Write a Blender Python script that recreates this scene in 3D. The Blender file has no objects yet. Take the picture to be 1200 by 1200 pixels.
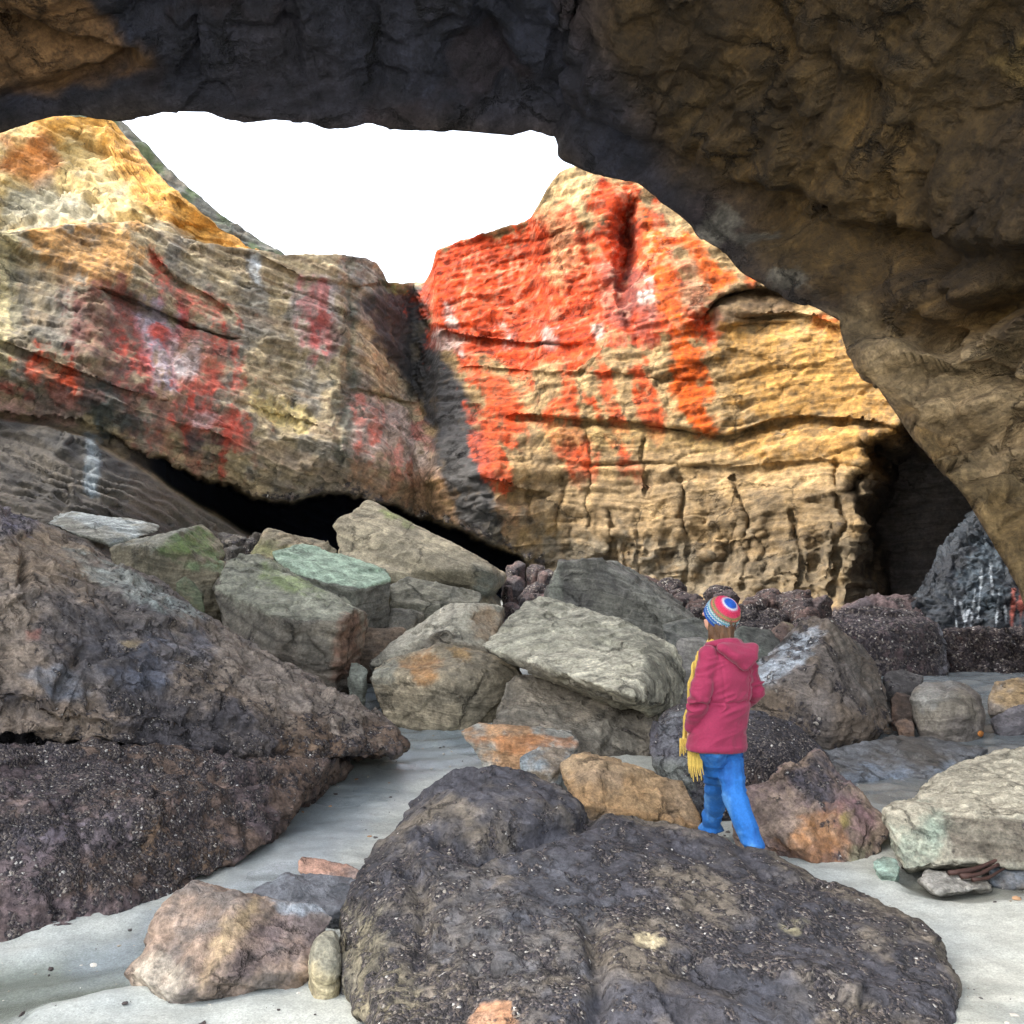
import bpy, bmesh, math, random
import numpy as np

# ------------------------------------------------------------------ camera, sky, sun, exposure
S = bpy.context.scene
COL = S.collection
FPX = 1150.0                       # focal length in photo pixels (photo is 1200 wide)
CAMZ = 1.6
PITCH = math.atan(100.0 / FPX)
CT, ST = math.cos(PITCH), math.sin(PITCH)
cam_d = bpy.data.cameras.new('camera')
cam = bpy.data.objects.new('camera', cam_d)
COL.objects.link(cam)
cam.location = (0, 0, CAMZ)
cam.rotation_euler = (math.pi / 2 + PITCH, 0, 0)
cam_d.sensor_width = 36.0
cam_d.lens = 36.0 * FPX / 1200.0
cam_d.clip_start = 0.05
cam_d.clip_end = 2000.0
S.camera = cam

SUN_EL, SUN_AZ = math.radians(48), math.radians(-98)     # azimuth from +Y towards +X
W = bpy.data.worlds.new('World')
S.world = W
W.use_nodes = True
wn, wl = W.node_tree.nodes, W.node_tree.links
wn.clear()
w_out = wn.new('ShaderNodeOutputWorld')
w_bg = wn.new('ShaderNodeBackground')
w_sky = wn.new('ShaderNodeTexSky')
w_sky.sky_type = 'NISHITA'
w_sky.sun_disc = False
w_sky.sun_elevation = SUN_EL
w_sky.sun_rotation = SUN_AZ
w_sky.air_density = 1.0
w_sky.dust_density = 4.0
w_hs = wn.new('ShaderNodeHueSaturation')
w_hs.inputs['Saturation'].default_value = 0.42
wl.new(w_sky.outputs[0], w_hs.inputs['Color'])
wl.new(w_hs.outputs[0], w_bg.inputs['Color'])
w_bg.inputs['Strength'].default_value = 0.15
wl.new(w_bg.outputs[0], w_out.inputs['Surface'])

sun_d = bpy.data.lights.new('sun', 'SUN')
sun_d.energy = 0.55
sun_d.angle = math.radians(10)
sun_d.color = (1.0, 0.93, 0.82)
sun = bpy.data.objects.new('sun', sun_d)
COL.objects.link(sun)
sdir = np.array([math.sin(SUN_AZ) * math.cos(SUN_EL), math.cos(SUN_AZ) * math.cos(SUN_EL), math.sin(SUN_EL)])
from mathutils import Vector
sun.rotation_euler = Vector(sdir).to_track_quat('Z', 'Y').to_euler()
sun.location = (-20, 0, 30)

S.view_settings.view_transform = 'Standard'
S.view_settings.look = 'None'
S.view_settings.exposure = 2.6
S.view_settings.gamma = 1.0
S.view_settings.use_curve_mapping = False
S.render.engine = 'CYCLES'
S.cycles.use_denoising = True
S.cycles.max_bounces = 8
S.cycles.diffuse_bounces = 6
S.cycles.glossy_bounces = 3

# ------------------------------------------------------------------ small maths
f32 = np.float32
rng = np.random.default_rng(11)
TN = 64
TAB = rng.random(TN ** 3).astype(f32)


def vn(p, seed=0.0):
    q = np.asarray(p, f32) + f32(seed * 13.37 + 211.3)
    i = np.floor(q)
    f = q - i
    f = f * f * (3 - 2 * f)
    i = i.astype(np.int32) & (TN - 1)
    j = (i + 1) & (TN - 1)
    x0, y0, z0 = i[:, 0] * (TN * TN), i[:, 1] * TN, i[:, 2]
    x1, y1, z1 = j[:, 0] * (TN * TN), j[:, 1] * TN, j[:, 2]
    fx, fy, fz = f[:, 0], f[:, 1], f[:, 2]

    def lx(a, b):
        u = TAB[a]
        return u + (TAB[b] - u) * fx
    a = lx(x0 + y0 + z0, x1 + y0 + z0)
    b = lx(x0 + y1 + z0, x1 + y1 + z0)
    a = a + (b - a) * fy
    c = lx(x0 + y0 + z1, x1 + y0 + z1)
    d = lx(x0 + y1 + z1, x1 + y1 + z1)
    c = c + (d - c) * fy
    return a + (c - a) * fz


def fbm(p, o=4, seed=0.0, gain=0.5, lac=2.03):
    p = np.asarray(p, f32)
    r = np.zeros(len(p), f32)
    a, t = 1.0, 0.0
    for k in range(o):
        r += a * (vn(p, seed + k * 3.1) * 2 - 1)
        t += a
        a *= gain
        p = p * f32(lac)
    return r / t * 1.6


def ridge(p, o=2, seed=0.0):
    p = np.asarray(p, f32)
    r = np.zeros(len(p), f32)
    a = 1.0
    for k in range(o):
        r = np.maximum(r, a * (1 - np.abs(2 * vn(p, seed + k * 5.7) - 1) * 1.6))
        a *= 0.8
        p = p * f32(2.1)
    return np.clip(r, 0, 1)


def facet(p, seed=0.0):
    """broken-rock noise: every cell of a random partition is a small tilted plane"""
    q = np.asarray(p, f32) + f32(seed * 7.13 + 97.7)
    i0 = np.floor(q).astype(np.int32)
    best = np.full(len(q), 9.0, f32)
    out = np.zeros(len(q), f32)
    M = TN ** 3 - 1
    for dx in (-1, 0, 1):
        for dy in (-1, 0, 1):
            for dz in (-1, 0, 1):
                c = i0 + np.array([dx, dy, dz], np.int32)
                hsh = (c[:, 0] * 73856 + c[:, 1] * 19349 + c[:, 2] * 83492 + int(seed * 31)) & M
                h1, h2, h3 = TAB[hsh], TAB[(hsh + 7919) & M], TAB[(hsh + 15401) & M]
                ex, ey, ez = q[:, 0] - c[:, 0] - h1, q[:, 1] - c[:, 1] - h2, q[:, 2] - c[:, 2] - h3
                d = ex * ex + ey * ey + ez * ez
                v = ex * (TAB[(hsh + 3001) & M] - .5) + ey * (TAB[(hsh + 5003) & M] - .5) + ez * (TAB[(hsh + 9007) & M] - .5) + 0.35 * (TAB[(hsh + 12007) & M] - .5)
                w = d < best
                best = np.where(w, d, best)
                out = np.where(w, v, out)
    return out * 2


def v1(b, seed=0.0):
    b = np.asarray(b, f32)
    return vn(np.stack([b, np.full_like(b, 3.3), np.full_like(b, 7.7)], 1), seed)


def ss(a, b, x):
    t = np.clip((x - a) / (b - a), 0, 1)
    return t * t * (3 - 2 * t)


def lin(r, g, b, k=0.85):
    c = np.array([r, g, b], float) / 255
    c = np.where(c <= 0.04045, c / 12.92, ((c + 0.055) / 1.055) ** 2.4)
    return (c * k).astype(f32)


def mixc(c, d, m):
    m = np.clip(m, 0, 1)[:, None].astype(f32)
    return c + (np.asarray(d, f32) - c) * m


def U(px, py, Y):
    """a point of the place: its bearing measured in the photo, its distance Y along the ground"""
    x, yc = (px - 600) / FPX, (600 - py) / FPX
    k = Y / (CT - yc * ST)
    return np.array([x * k, Y, CAMZ + (ST + yc * CT) * k])


def Ug(px, py, Y):
    x, yc = (px - 600) / FPX, (600 - py) / FPX
    k = Y / (CT - yc * ST)
    return np.stack([x * k, Y + 0 * x, CAMZ + (ST + yc * CT) * k], -1).astype(f32)


def PX(P):
    """bearing of world points, to look up where a stain or a lichen patch sits"""
    x, y, z = P[:, 0], P[:, 1], P[:, 2] - CAMZ
    d = np.maximum(y * CT + z * ST, 0.2)
    return 600 + FPX * x / d, 600 - FPX * (-y * ST + z * CT) / d


def poly_sd(px, py, poly):
    """signed distance to a polygon, positive inside"""
    P = np.array(poly, float)
    n = len(P)
    d = np.full(px.shape, 1e9)
    ins = np.zeros(px.shape, bool)
    for i in range(n):
        a, b = P[i], P[(i + 1) % n]
        ex, ey = b - a
        wx, wy = px - a[0], py - a[1]
        t = np.clip((wx * ex + wy * ey) / (ex * ex + ey * ey + 1e-9), 0, 1)
        d = np.minimum(d, (wx - ex * t) ** 2 + (wy - ey * t) ** 2)
        c = ((a[1] <= py) & (b[1] > py)) | ((b[1] <= py) & (a[1] > py))
        xi = a[0] + (py - a[1]) / (ey if abs(ey) > 1e-9 else 1e-9) * ex
        ins ^= c & (px < xi)
    d = np.sqrt(d)
    return np.where(ins, d, -d).astype(f32)


def line_d(px, py, pts):
    P = np.array(pts, float)
    d = np.full(px.shape, 1e9)
    for a, b in zip(P[:-1], P[1:]):
        ex, ey = b - a
        wx, wy = px - a[0], py - a[1]
        t = np.clip((wx * ex + wy * ey) / (ex * ex + ey * ey + 1e-9), 0, 1)
        d = np.minimum(d, (wx - ex * t) ** 2 + (wy - ey * t) ** 2)
    return np.sqrt(d).astype(f32)


def ground_z(x, y):
    t = np.clip(y - 6.0, 0, 18.0)
    z = 0.09 * t * t / (t + 0.6)
    z = z + 0.03 * np.sin(x * 1.1 + y * 0.7) * ss(2, 6, y)
    return z


# ------------------------------------------------------------------ materials
def new_mat(name):
    m = bpy.data.materials.new(name)
    m.use_nodes = True
    nt = m.node_tree
    for n in list(nt.nodes):
        if n.type not in ('OUTPUT_MATERIAL', 'BSDF_PRINCIPLED'):
            nt.nodes.remove(n)
    b = [n for n in nt.nodes if n.type == 'BSDF_PRINCIPLED'][0]
    return m, nt, b


class NT:
    def __init__(s, nt):
        s.nt = nt

    def n(s, t, **kw):
        n = s.nt.nodes.new(t)
        for k, v in kw.items():
            if k.startswith('i_'):
                n.inputs[k[2:].replace('_', ' ')].default_value = v
            else:
                setattr(n, k, v)
        return n

    def l(s, a, b):
        s.nt.links.new(a, b)

    def attr(s, name, out='Fac'):
        return s.n('ShaderNodeAttribute', attribute_name=name).outputs[out]

    def math(s, op, a, b=None, clamp=False):
        n = s.n('ShaderNodeMath', operation=op, use_clamp=clamp)
        for i, v in enumerate((a, b)):
            if v is None:
                continue
            if isinstance(v, (int, float)):
                n.inputs[i].default_value = v
            else:
                s.l(v, n.inputs[i])
        return n.outputs[0]

    def rng(s, v, a, b, c, d):
        n = s.n('ShaderNodeMapRange')
        s.l(v, n.inputs[0])
        for i, x in enumerate((a, b, c, d)):
            n.inputs[i + 1].default_value = x
        return n.outputs[0]

    def noise(s, vec, scale, detail=6.0, rough=0.6, dist=0.0):
        n = s.n('ShaderNodeTexNoise')
        s.l(vec, n.inputs['Vector'])
        n.inputs['Scale'].default_value = scale
        n.inputs['Detail'].default_value = detail
        n.inputs['Roughness'].default_value = rough
        n.inputs['Distortion'].default_value = dist
        return n

    def mixc(s, f, a, b, mode='MIX'):
        n = s.n('ShaderNodeMix', data_type='RGBA', blend_type=mode)
        n.clamp_result = False
        if isinstance(f, (int, float)):
            n.inputs[0].default_value = f
        else:
            s.l(f, n.inputs[0])
        for i, v in ((6, a), (7, b)):
            if isinstance(v, tuple):
                n.inputs[i].default_value = v
            else:
                s.l(v, n.inputs[i])
        return n.outputs[2]

    def scale(s, col, f):
        n = s.n('ShaderNodeVectorMath', operation='SCALE')
        s.l(col, n.inputs[0])
        if isinstance(f, (int, float)):
            n.inputs['Scale'].default_value = f
        else:
            s.l(f, n.inputs['Scale'])
        return n.outputs[0]


def rock_material(name, g, contrast=0.55, bump=0.6, dist=0.02, shell=None, streak=0.5):
    """g: grain frequency per metre.  Attributes: col albedo, mus mussel/barnacle cover, wet, bed bedding coordinate."""
    m, nt, b = new_mat(name)
    q = NT(nt)
    co = q.n('ShaderNodeTexCoord').outputs['Object']
    col = q.attr('col', 'Color')
    mus, wet, bed = q.attr('mus'), q.attr('wet'), q.attr('bed')
    n1 = q.noise(co, g, 8.0, 0.68, 0.3).outputs[0]
    n2 = q.noise(co, g * 5.3, 4.0, 0.7).outputs[0]
    # thin bedding laminae
    w = q.n('ShaderNodeTexNoise', noise_dimensions='1D')
    wb = q.math('ADD', bed, q.math('MULTIPLY', n1, 0.35 / g))
    q.l(wb, w.inputs['W'])
    w.inputs['Scale'].default_value = g * 2.2
    w.inputs['Detail'].default_value = 5.0
    w.inputs['Roughness'].default_value = 0.75
    lam = w.outputs[0]
    f1 = q.rng(n1, 0.25, 0.75, 1 - contrast, 1 + contrast)
    f2 = q.rng(n2, 0.3, 0.7, 1 - contrast * 0.65, 1 + contrast * 0.65)
    f3 = q.rng(lam, 0.3, 0.7, 1 - streak * 0.5, 1 + streak * 0.5)
    f = q.math('MULTIPLY', q.math('MULTIPLY', f1, f2), f3)
    c = q.scale(col, q.math('MAXIMUM', f, 0.12))
    h = q.math('ADD', q.math('MULTIPLY', n1, 0.6), q.math('ADD', q.math('MULTIPLY', n2, 0.22), q.math('MULTIPLY', lam, 0.45 * streak)))
    vc = q.n('ShaderNodeTexVoronoi', feature='DISTANCE_TO_EDGE', i_Scale=g * 0.22)
    dvc = q.n('ShaderNodeVectorMath', operation='ADD')
    q.l(co, dvc.inputs[0])
    q.l(q.scale(q.noise(co, g * 0.35, 6.0, 0.7).outputs['Color'], 3.2 / g), dvc.inputs[1])
    q.l(dvc.outputs[0], vc.inputs['Vector'])
    ck = q.rng(vc.outputs['Distance'], 0.0, 0.035, 1.0, 0.0)
    ck = q.math('MULTIPLY', ck, q.rng(q.noise(co, g * 0.3, 3.0, 0.5).outputs[0], 0.45, 0.62, 0.0, 1.0))
    c = q.scale(c, q.math('SUBTRACT', 1.0, q.math('MULTIPLY', ck, 0.5)))
    h = q.math('SUBTRACT', h, q.math('MULTIPLY', ck, 0.5))
    if shell:
        vo = q.n('ShaderNodeTexVoronoi', i_Scale=shell, i_Randomness=1.0)
        dv = q.n('ShaderNodeVectorMath', operation='ADD')
        nz = q.noise(co, shell * 0.6, 3.0, 0.6)
        q.l(co, dv.inputs[0])
        q.l(q.scale(nz.outputs['Color'], 0.7 / shell), dv.inputs[1])
        q.l(dv.outputs[0], vo.inputs['Vector'])
        rmp = q.n('ShaderNodeValToRGB')
        cr = rmp.color_ramp
        cr.interpolation = 'CONSTANT'
        cols = [(0.0, (.014, .013, .015)), (.24, (.036, .032, .035)), (.46, (.066, .057, .058)), (.64, (.105, .086, .074)),
                (.76, (.15, .130, .115)), (.84, (.032, .030, .036)), (.95, (.25, .225, .19)), (.988, (.48, .46, .42))]
        cr.elements[0].position, cr.elements[0].color = 0.0, cols[0][1] + (1,)
        cr.elements[1].position, cr.elements[1].color = cols[1][0], cols[1][1] + (1,)
        for p, cc in cols[2:]:
            e = cr.elements.new(p)
            e.color = cc + (1,)
        sep = q.n('ShaderNodeSeparateColor')
        q.l(vo.outputs['Color'], sep.inputs[0])
        q.l(sep.outputs[0], rmp.inputs[0])
        nm = q.noise(co, g * 0.9, 5.0, 0.65).outputs[0]
        nm2 = q.noise(co, shell * 0.16, 6.0, 0.72, 0.6).outputs[0]
        cov = q.rng(q.math('ADD', mus, q.math('ADD', q.math('MULTIPLY', q.math('SUBTRACT', nm, 0.5), 1.3), q.math('MULTIPLY', q.math('SUBTRACT', nm2, 0.5), 1.9))), 0.40, 0.56, 0.0, 1.0)
        c = q.mixc(q.math('MULTIPLY', cov, 0.88), c, q.scale(rmp.outputs[0], q.rng(nm2, .3, .7, .6, 1.7)))
        hv = q.math('SUBTRACT', 1.0, q.math('MULTIPLY', vo.outputs['Distance'], 1.0))
        h = q.math('ADD', h, q.math('MULTIPLY', q.math('MULTIPLY', hv, cov), 0.42))
    c = q.mixc(q.math('MULTIPLY', wet, 0.35), c, (0.01, 0.012, 0.016, 1))
    q.l(c, b.inputs['Base Color'])
    ro = q.math('SUBTRACT', q.rng(n2, 0.2, 0.8, 0.78, 0.95), q.math('MULTIPLY', wet, 0.52))
    q.l(ro, b.inputs['Roughness'])
    b.inputs['Specular IOR Level'].default_value = 0.35
    bp = q.n('ShaderNodeBump', i_Strength=bump, i_Distance=dist)
    q.l(h, bp.inputs['Height'])
    q.l(bp.outputs[0], b.inputs['Normal'])
    return m


M_NEAR = rock_material('sandstone_near', 10.0, 0.65, 1.0, 0.035, shell=85.0, streak=0.50)
M_MID = rock_material('sandstone_mid', 6.0, 0.6, 1.0, 0.05, shell=40.0, streak=0.75)
M_FAR = rock_material('sandstone_far', 3.0, 0.45, 0.8, 0.10, shell=16.0, streak=0.5)
M_ROOF = rock_material('cave_roof_rock', 3.0, 0.7, 1.0, 0.16, shell=None, streak=0.4)


def simple_mat(name, color, rough=0.8, nscale=60.0, var=0.25, bump=0.2, dist=0.004, sheen=0.0, col_attr=False, wave=None):
    m, nt, b = new_mat(name)
    q = NT(nt)
    co = q.n('ShaderNodeTexCoord').outputs['Object']
    n = q.noise(co, nscale, 5.0, 0.6).outputs[0]
    if col_attr:
        src = q.attr('col', 'Color')
    else:
        r = q.n('ShaderNodeRGB')
        r.outputs[0].default_value = tuple(color) + (1,)
        src = r.outputs[0]
    q.l(q.scale(src, q.rng(n, 0.25, 0.75, 1 - var, 1 + var)), b.inputs['Base Color'])
    b.inputs['Roughness'].default_value = rough
    if sheen:
        b.inputs['Sheen Weight'].default_value = sheen
    h = n
    if wave:
        wv = q.n('ShaderNodeTexWave', i_Scale=wave, i_Distortion=1.5)
        q.l(co, wv.inputs['Vector'])
        h = q.math('ADD', n, q.math('MULTIPLY', wv.outputs['Fac'], 0.8))
    bp = q.n('ShaderNodeBump', i_Strength=bump, i_Distance=dist)
    q.l(h, bp.inputs['Height'])
    q.l(bp.outputs[0], b.inputs['Normal'])
    return m


# ------------------------------------------------------------------ mesh helpers
def put_attrs(me, **kw):
    for k, v in kw.items():
        if v is None:
            continue
        v = np.asarray(v, f32)
        if v.ndim == 2:
            a = me.attributes.new(k, 'FLOAT_COLOR', 'POINT')
            c = np.ones((len(v), 4), f32)
            c[:, :3] = np.clip(v, 0, 1)
            a.data.foreach_set('color', c.ravel())
        else:
            a = me.attributes.new(k, 'FLOAT', 'POINT')
            a.data.foreach_set('value', v)


def quads_mesh(name, P, Q):
    me = bpy.data.meshes.new(name)
    me.vertices.add(len(P))
    me.vertices.foreach_set('co', np.asarray(P, f32).ravel())
    n = len(Q)
    me.loops.add(n * 4)
    me.loops.foreach_set('vertex_index', np.asarray(Q, np.int32).ravel())
    me.polygons.add(n)
    me.polygons.foreach_set('loop_start', np.arange(n, dtype=np.int32) * 4)
    me.polygons.foreach_set('use_smooth', np.ones(n, bool))
    me.update(calc_edges=True)
    me.validate()
    return me


def grid_quads(R, Cn, flip=False):
    i = np.arange(R * Cn).reshape(R, Cn)
    q = np.stack([i[:-1, :-1], i[:-1, 1:], i[1:, 1:], i[1:, :-1]], -1).reshape(-1, 4)
    return q[:, ::-1] if flip else q


def grid_normals(P):
    du = np.gradient(P, axis=1)
    dv = np.gradient(P, axis=0)
    n = np.cross(du, dv)
    n /= np.linalg.norm(n, axis=-1, keepdims=True) + 1e-9
    return n


def link(name, me, mat, loc=(0, 0, 0), parent=None, **props):
    o = bpy.data.objects.new(name, me)
    COL.objects.link(o)
    if mat is not None:
        me.materials.append(mat)
    if parent is not None:
        o.parent = parent
        o.location = loc
    else:
        o.location = loc
    for k, v in props.items():
        o[k] = v
    return o


def hull_into(bm, pts):
    vs = [bm.verts.new(tuple(p)) for p in pts]
    r = bmesh.ops.convex_hull(bm, input=vs)
    junk = set(g for g in r['geom_interior'] + r['geom_unused'] if isinstance(g, bmesh.types.BMVert) and g.is_valid)
    for v in junk:
        if v.is_valid and not v.link_faces:
            bm.verts.remove(v)


_tmp_ob = None


def remeshed(bm, voxel, coarse=None, it0=3, it1=2):
    """union the closed pieces in bm, round their edges, return dense vertex and quad arrays"""
    me = bpy.data.meshes.new('tmp')
    bmesh.ops.recalc_face_normals(bm, faces=bm.faces)
    bm.to_mesh(me)
    bm.free()
    o = bpy.data.objects.new('tmp', me)
    COL.objects.link(o)
    if coarse and coarse > voxel * 1.3:
        r = o.modifiers.new('a', 'REMESH')
        r.mode = 'VOXEL'
        r.voxel_size = coarse
        s = o.modifiers.new('b', 'SMOOTH')
        s.iterations = it0
        s.factor = 0.5
    r = o.modifiers.new('c', 'REMESH')
    r.mode = 'VOXEL'
    r.voxel_size = voxel
    s = o.modifiers.new('d', 'SMOOTH')
    s.iterations = it1
    s.factor = 0.5
    dg = bpy.context.evaluated_depsgraph_get()
    e = o.evaluated_get(dg)
    m2 = e.to_mesh()
    n = len(m2.vertices)
    P = np.empty(n * 3, f32)
    m2.vertices.foreach_get('co', P)
    N = np.empty(n * 3, f32)
    m2.vertex_normals.foreach_get('vector', N)
    nl = len(m2.loops)
    L = np.empty(nl, np.int32)
    m2.loops.foreach_get('vertex_index', L)
    tot = np.empty(len(m2.polygons), np.int32)
    m2.polygons.foreach_get('loop_total', tot)
    st = np.empty(len(m2.polygons), np.int32)
    m2.polygons.foreach_get('loop_start', st)
    ok = st[tot == 4]
    Q = np.stack([L[ok], L[ok + 1], L[ok + 2], L[ok + 3]], 1)
    e.to_mesh_clear()
    bpy.data.objects.remove(o)
    bpy.data.meshes.remove(me)
    return P.reshape(-1, 3), N.reshape(-1, 3), Q


# ------------------------------------------------------------------ boulders
G_TAN, G_GREY, G_WARM = lin(168, 156, 132), lin(132, 128, 118), lin(150, 134, 110)
G_DARK, G_MUS, G_PURP = lin(88, 82, 76), lin(70, 62, 66), lin(92, 76, 80)
G_GREEN, G_MINT, G_RUST, G_WHITE = lin(96, 128, 62), lin(150, 176, 150), lin(190, 118, 52), lin(196, 206, 208)


def paint_rock(P, N, pr):
    """albedo, shell cover, wetness of a rock from its own colours, lit tops, bedding, tide line and stains"""
    sd = pr.get('seed', 0)
    k = pr.get('cf', 1.6)
    c1, c2 = pr.get('c1', G_TAN), pr.get('c2', G_GREY)
    n1 = fbm(P * k, 6, sd, 0.62)
    c = mixc(np.repeat(c1[None], len(P), 0), c2, ss(-0.3, 0.3, n1))
    n3 = fbm(P * k * 5, 4, sd + 6, 0.65)
    c = c * (1 + 0.30 * n3)[:, None]
    px, py = PX(P)
    wx = fbm(P * k * 2.2, 5, sd + 9, 0.6)
    if 'top' in pr:  # upward faces tinted; paler ones carry light from above in their colour
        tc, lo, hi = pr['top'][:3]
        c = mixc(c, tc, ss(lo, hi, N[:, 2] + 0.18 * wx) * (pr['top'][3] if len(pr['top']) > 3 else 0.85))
    mus = np.full(len(P), pr.get('mus', 0.0), f32) + 0.25 * fbm(P * k * 0.8, 3, sd + 4) * (pr.get('mus', 0.0) > 0)
    wet = np.full(len(P), pr.get('wet', 0.0), f32)
    if 'low' in pr:                                  # tide line: darker, shell-covered below
        lc, h0, h1 = pr['low'][:3]
        zz = P[:, 2] - pr['gz'] + 0.22 * wx * (h1 - h0 + 0.25)
        m = 1 - ss(h0, h1, zz)
        c = mixc(c, lc, m * 0.9)
        mus = np.maximum(mus, m * (pr['low'][3] if len(pr['low']) > 3 else 0.5))
    if pr.get('stains'):
        nz_ = fbm(P * k * 2.2, 6, sd + 21, 0.66)
        bn_ = np.array(pr.get('bn', (0.1, -0.1, 1.0)), f32)
        bc_ = P @ (bn_ / np.linalg.norm(bn_)) 
        pat = np.clip(0.82 + 0.55 * fbm(np.stack([P[:, 0] * k * 3, P[:, 1] * k * 3, bc_ * k * 9], 1), 5, sd + 23, 0.65), 0.05, 1)
    for s in pr.get('stains', []):                   # (poly, colour, feather px, strength, mus, wet); a few carry a face's shade
        poly, sc, fe, st = s[:4]
        d = poly_sd(px, py, poly) + fe * 1.7 * nz_
        m = ss(-fe * 0.6, fe * 0.6, d) * st * (pat if fe > 3 else 1)
        if sc is not None:
            c = mixc(c, sc, m)
        if len(s) > 4 and s[4] is not None:
            mus = mus + (s[4] - mus) * m
        if len(s) > 5:
            wet = wet + (s[5] - wet) * m
    return c, np.clip(mus, 0, 1.2), np.clip(wet, 0, 1)


def plane_cut(P, N, K, blend, seed):
    """reduce a lump to the few broad fracture planes its outline suggests"""
    c = P.mean(0)
    r_ = np.random.default_rng(int(seed * 10) + 3)
    sub = r_.choice(len(P), min(len(P), 3000), replace=False)
    n, p = N[sub].astype(float), (P[sub] - c).astype(float)
    ctr = [n[0]]
    for _ in range(K - 1):
        d = np.max(np.stack([n @ q for q in ctr]), 0)
        ctr.append(n[np.argmin(d)])
    ctr = np.array(ctr)
    for _ in range(8):
        a = np.argmax(n @ ctr.T, 1)
        for k in range(K):
            if (a == k).sum() > 5:
                v = n[a == k].mean(0)
                ctr[k] = v / (np.linalg.norm(v) + 1e-9)
    hk = np.array([np.percentile(p[a == k] @ ctr[k], 62) if (a == k).sum() > 5 else 1e3 for k in range(K)])
    d = (P - c).astype(float)
    r0 = np.linalg.norm(d, axis=1) + 1e-9
    u = d / r0[:, None]
    dn = u @ ctr.T
    r1 = np.min(np.where(dn > 0.05, hk / np.maximum(dn, 0.05), 1e3), 1)
    r1 = np.clip(r1, 0.8 * r0, 1.12 * r0)
    return (c + u * (r0 + (r1 - r0) * blend)[:, None]).astype(f32)


def rough_rock(P, N, pr):
    sd = pr.get('seed', 0)
    A = pr.get('amp', 0.05)
    fr = pr.get('freq', 1.3)
    d = A * fbm(P * fr, 5, sd + 2, 0.5)
    cr = ridge(P * fr * 0.9, 2, sd + 31)
    d -= pr.get('crack', 0.6) * A * cr ** 5
    bn = np.array(pr.get('bn', (0.1, -0.1, 1.0)), float)
    bn = (bn / np.linalg.norm(bn)).astype(f32)
    b = P @ bn + 0.12 * fbm(P * 0.9, 2, sd + 3) + pr.get('warp', 0.02) * fbm(P * 5, 2, sd + 5)
    sf = pr.get('sf', 9.0)
    v = v1(b * sf, sd) * 0.6 + v1(b * sf * 2.7, sd + 1) * 0.4
    v = ss(0.25, 0.75, v)
    side = 1 - (N @ bn) ** 2
    sa = pr.get('sa', 0.03)
    d += sa * (v - 0.5) * (0.12 + side)
    # broken step terraces on the bedding planes
    st = np.floor(vn(P * fr * 1.1, sd + 41) * 5) / 5 + np.floor(vn(P * fr * 3.1, sd + 43) * 4) / 10
    d += pr.get('step', 0.35) * A * (st - 0.5)
    fa = pr.get('fac', 1.0)
    if fa:
        ff = pr.get('ffreq', 2.6)
        d += fa * A * 0.9 * facet(P * ff + 0.25 * fbm(P * ff, 2, sd + 50)[:, None], sd)
        d += fa * A * 0.40 * facet(P * ff * 2.9, sd + 3)
    d += A * 0.28 * fbm(P * fr * 9, 3, sd + 52)
    return P + N * d[:, None], b


BOULDERS = []


def boulder(name, label, hulls, Y0, cat='boulder', mat=None, vox=2.2, round_=0.05, group=None, ground=True, smooth=3, **pr):
    """hulls: list of (points, thickness) with points (bearing x, bearing y, metres behind Y0)"""
    bm = bmesh.new()
    allp = []
    for hp in hulls:
        if len(hp) == 3 and hp[0] == 'ball':
            pass
        pts, T = hp[0], hp[1]
        shrink = hp[2] if len(hp) > 2 else 0.8
        cx = sum(p[0] for p in pts) / len(pts)
        cy = sum(p[1] for p in pts) / len(pts)
        out = [U(p[0], p[1], Y0 + p[2]) for p in pts]
        mean = sum(p[2] for p in pts) / len(pts)
        out += [U(cx + (p[0] - cx) * shrink, cy + (p[1] - cy) * shrink, Y0 + max(p[2] * 0.6 + mean * 0.4, p[2] * 0.4) + T) for p in pts]
        if ground and (len(hp) < 4 or hp[3]):
            c0 = np.mean(out, 0)
            for p in list(out):
                x, y = c0[0] + (p[0] - c0[0]) * 0.82, c0[1] + (p[1] - c0[1]) * 0.82
                g = float(ground_z(np.array([x]), np.array([y]))[0]) - 0.12
                if p[2] > g and p[2] < c0[2]:
                    out.append(np.array([x, y, g]))
        allp += out
        hull_into(bm, out)
    allp = np.array(allp)
    voxel = vox * Y0 * 1.02e-3
    if round_ < 0.045:
        round_ = None
    P, N, Q = remeshed(bm, voxel, round_, smooth, 2 if round_ else 3)
    pr.setdefault('seed', float(len(BOULDERS)) * 1.7)
    pr['gz'] = float(allp[:, 2].min()) if 'gz' not in pr else pr['gz']
    if len(hulls) == 1 and pr.get('planar', 0.85) > 0:
        P = plane_cut(P, N, pr.get('planes', 13), pr.get('planar', 0.85), pr['seed'])
    for gpts, ga, gw in pr.get('grooves', []):
        gx_, gy_ = PX(P)
        gd = line_d(gx_ + 5 * fbm(P * 3, 3, 77), gy_ + 5 * fbm(P * 3, 3, 78), gpts)
        P = P - N * (ga * np.exp(-(gd / gw) ** 2) * (N[:, 1] < 0.45))[:, None]
    P2, bed = rough_rock(P, N, pr)
    c, mus, wet = paint_rock(P2, N, pr)
    org = np.array([P2[:, 0].mean(), P2[:, 1].mean(), P2[:, 2].min()], f32)
    me = quads_mesh(name, P2 - org, Q)
    put_attrs(me, col=c, mus=mus, wet=wet, bed=bed)
    if mat is None:
        mat = M_NEAR if Y0 < 8 else M_MID
    o = link(name, me, mat, tuple(org), label=label, category=cat)
    if group:
        o['group'] = group
    BOULDERS.append(o)
    return o

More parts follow.
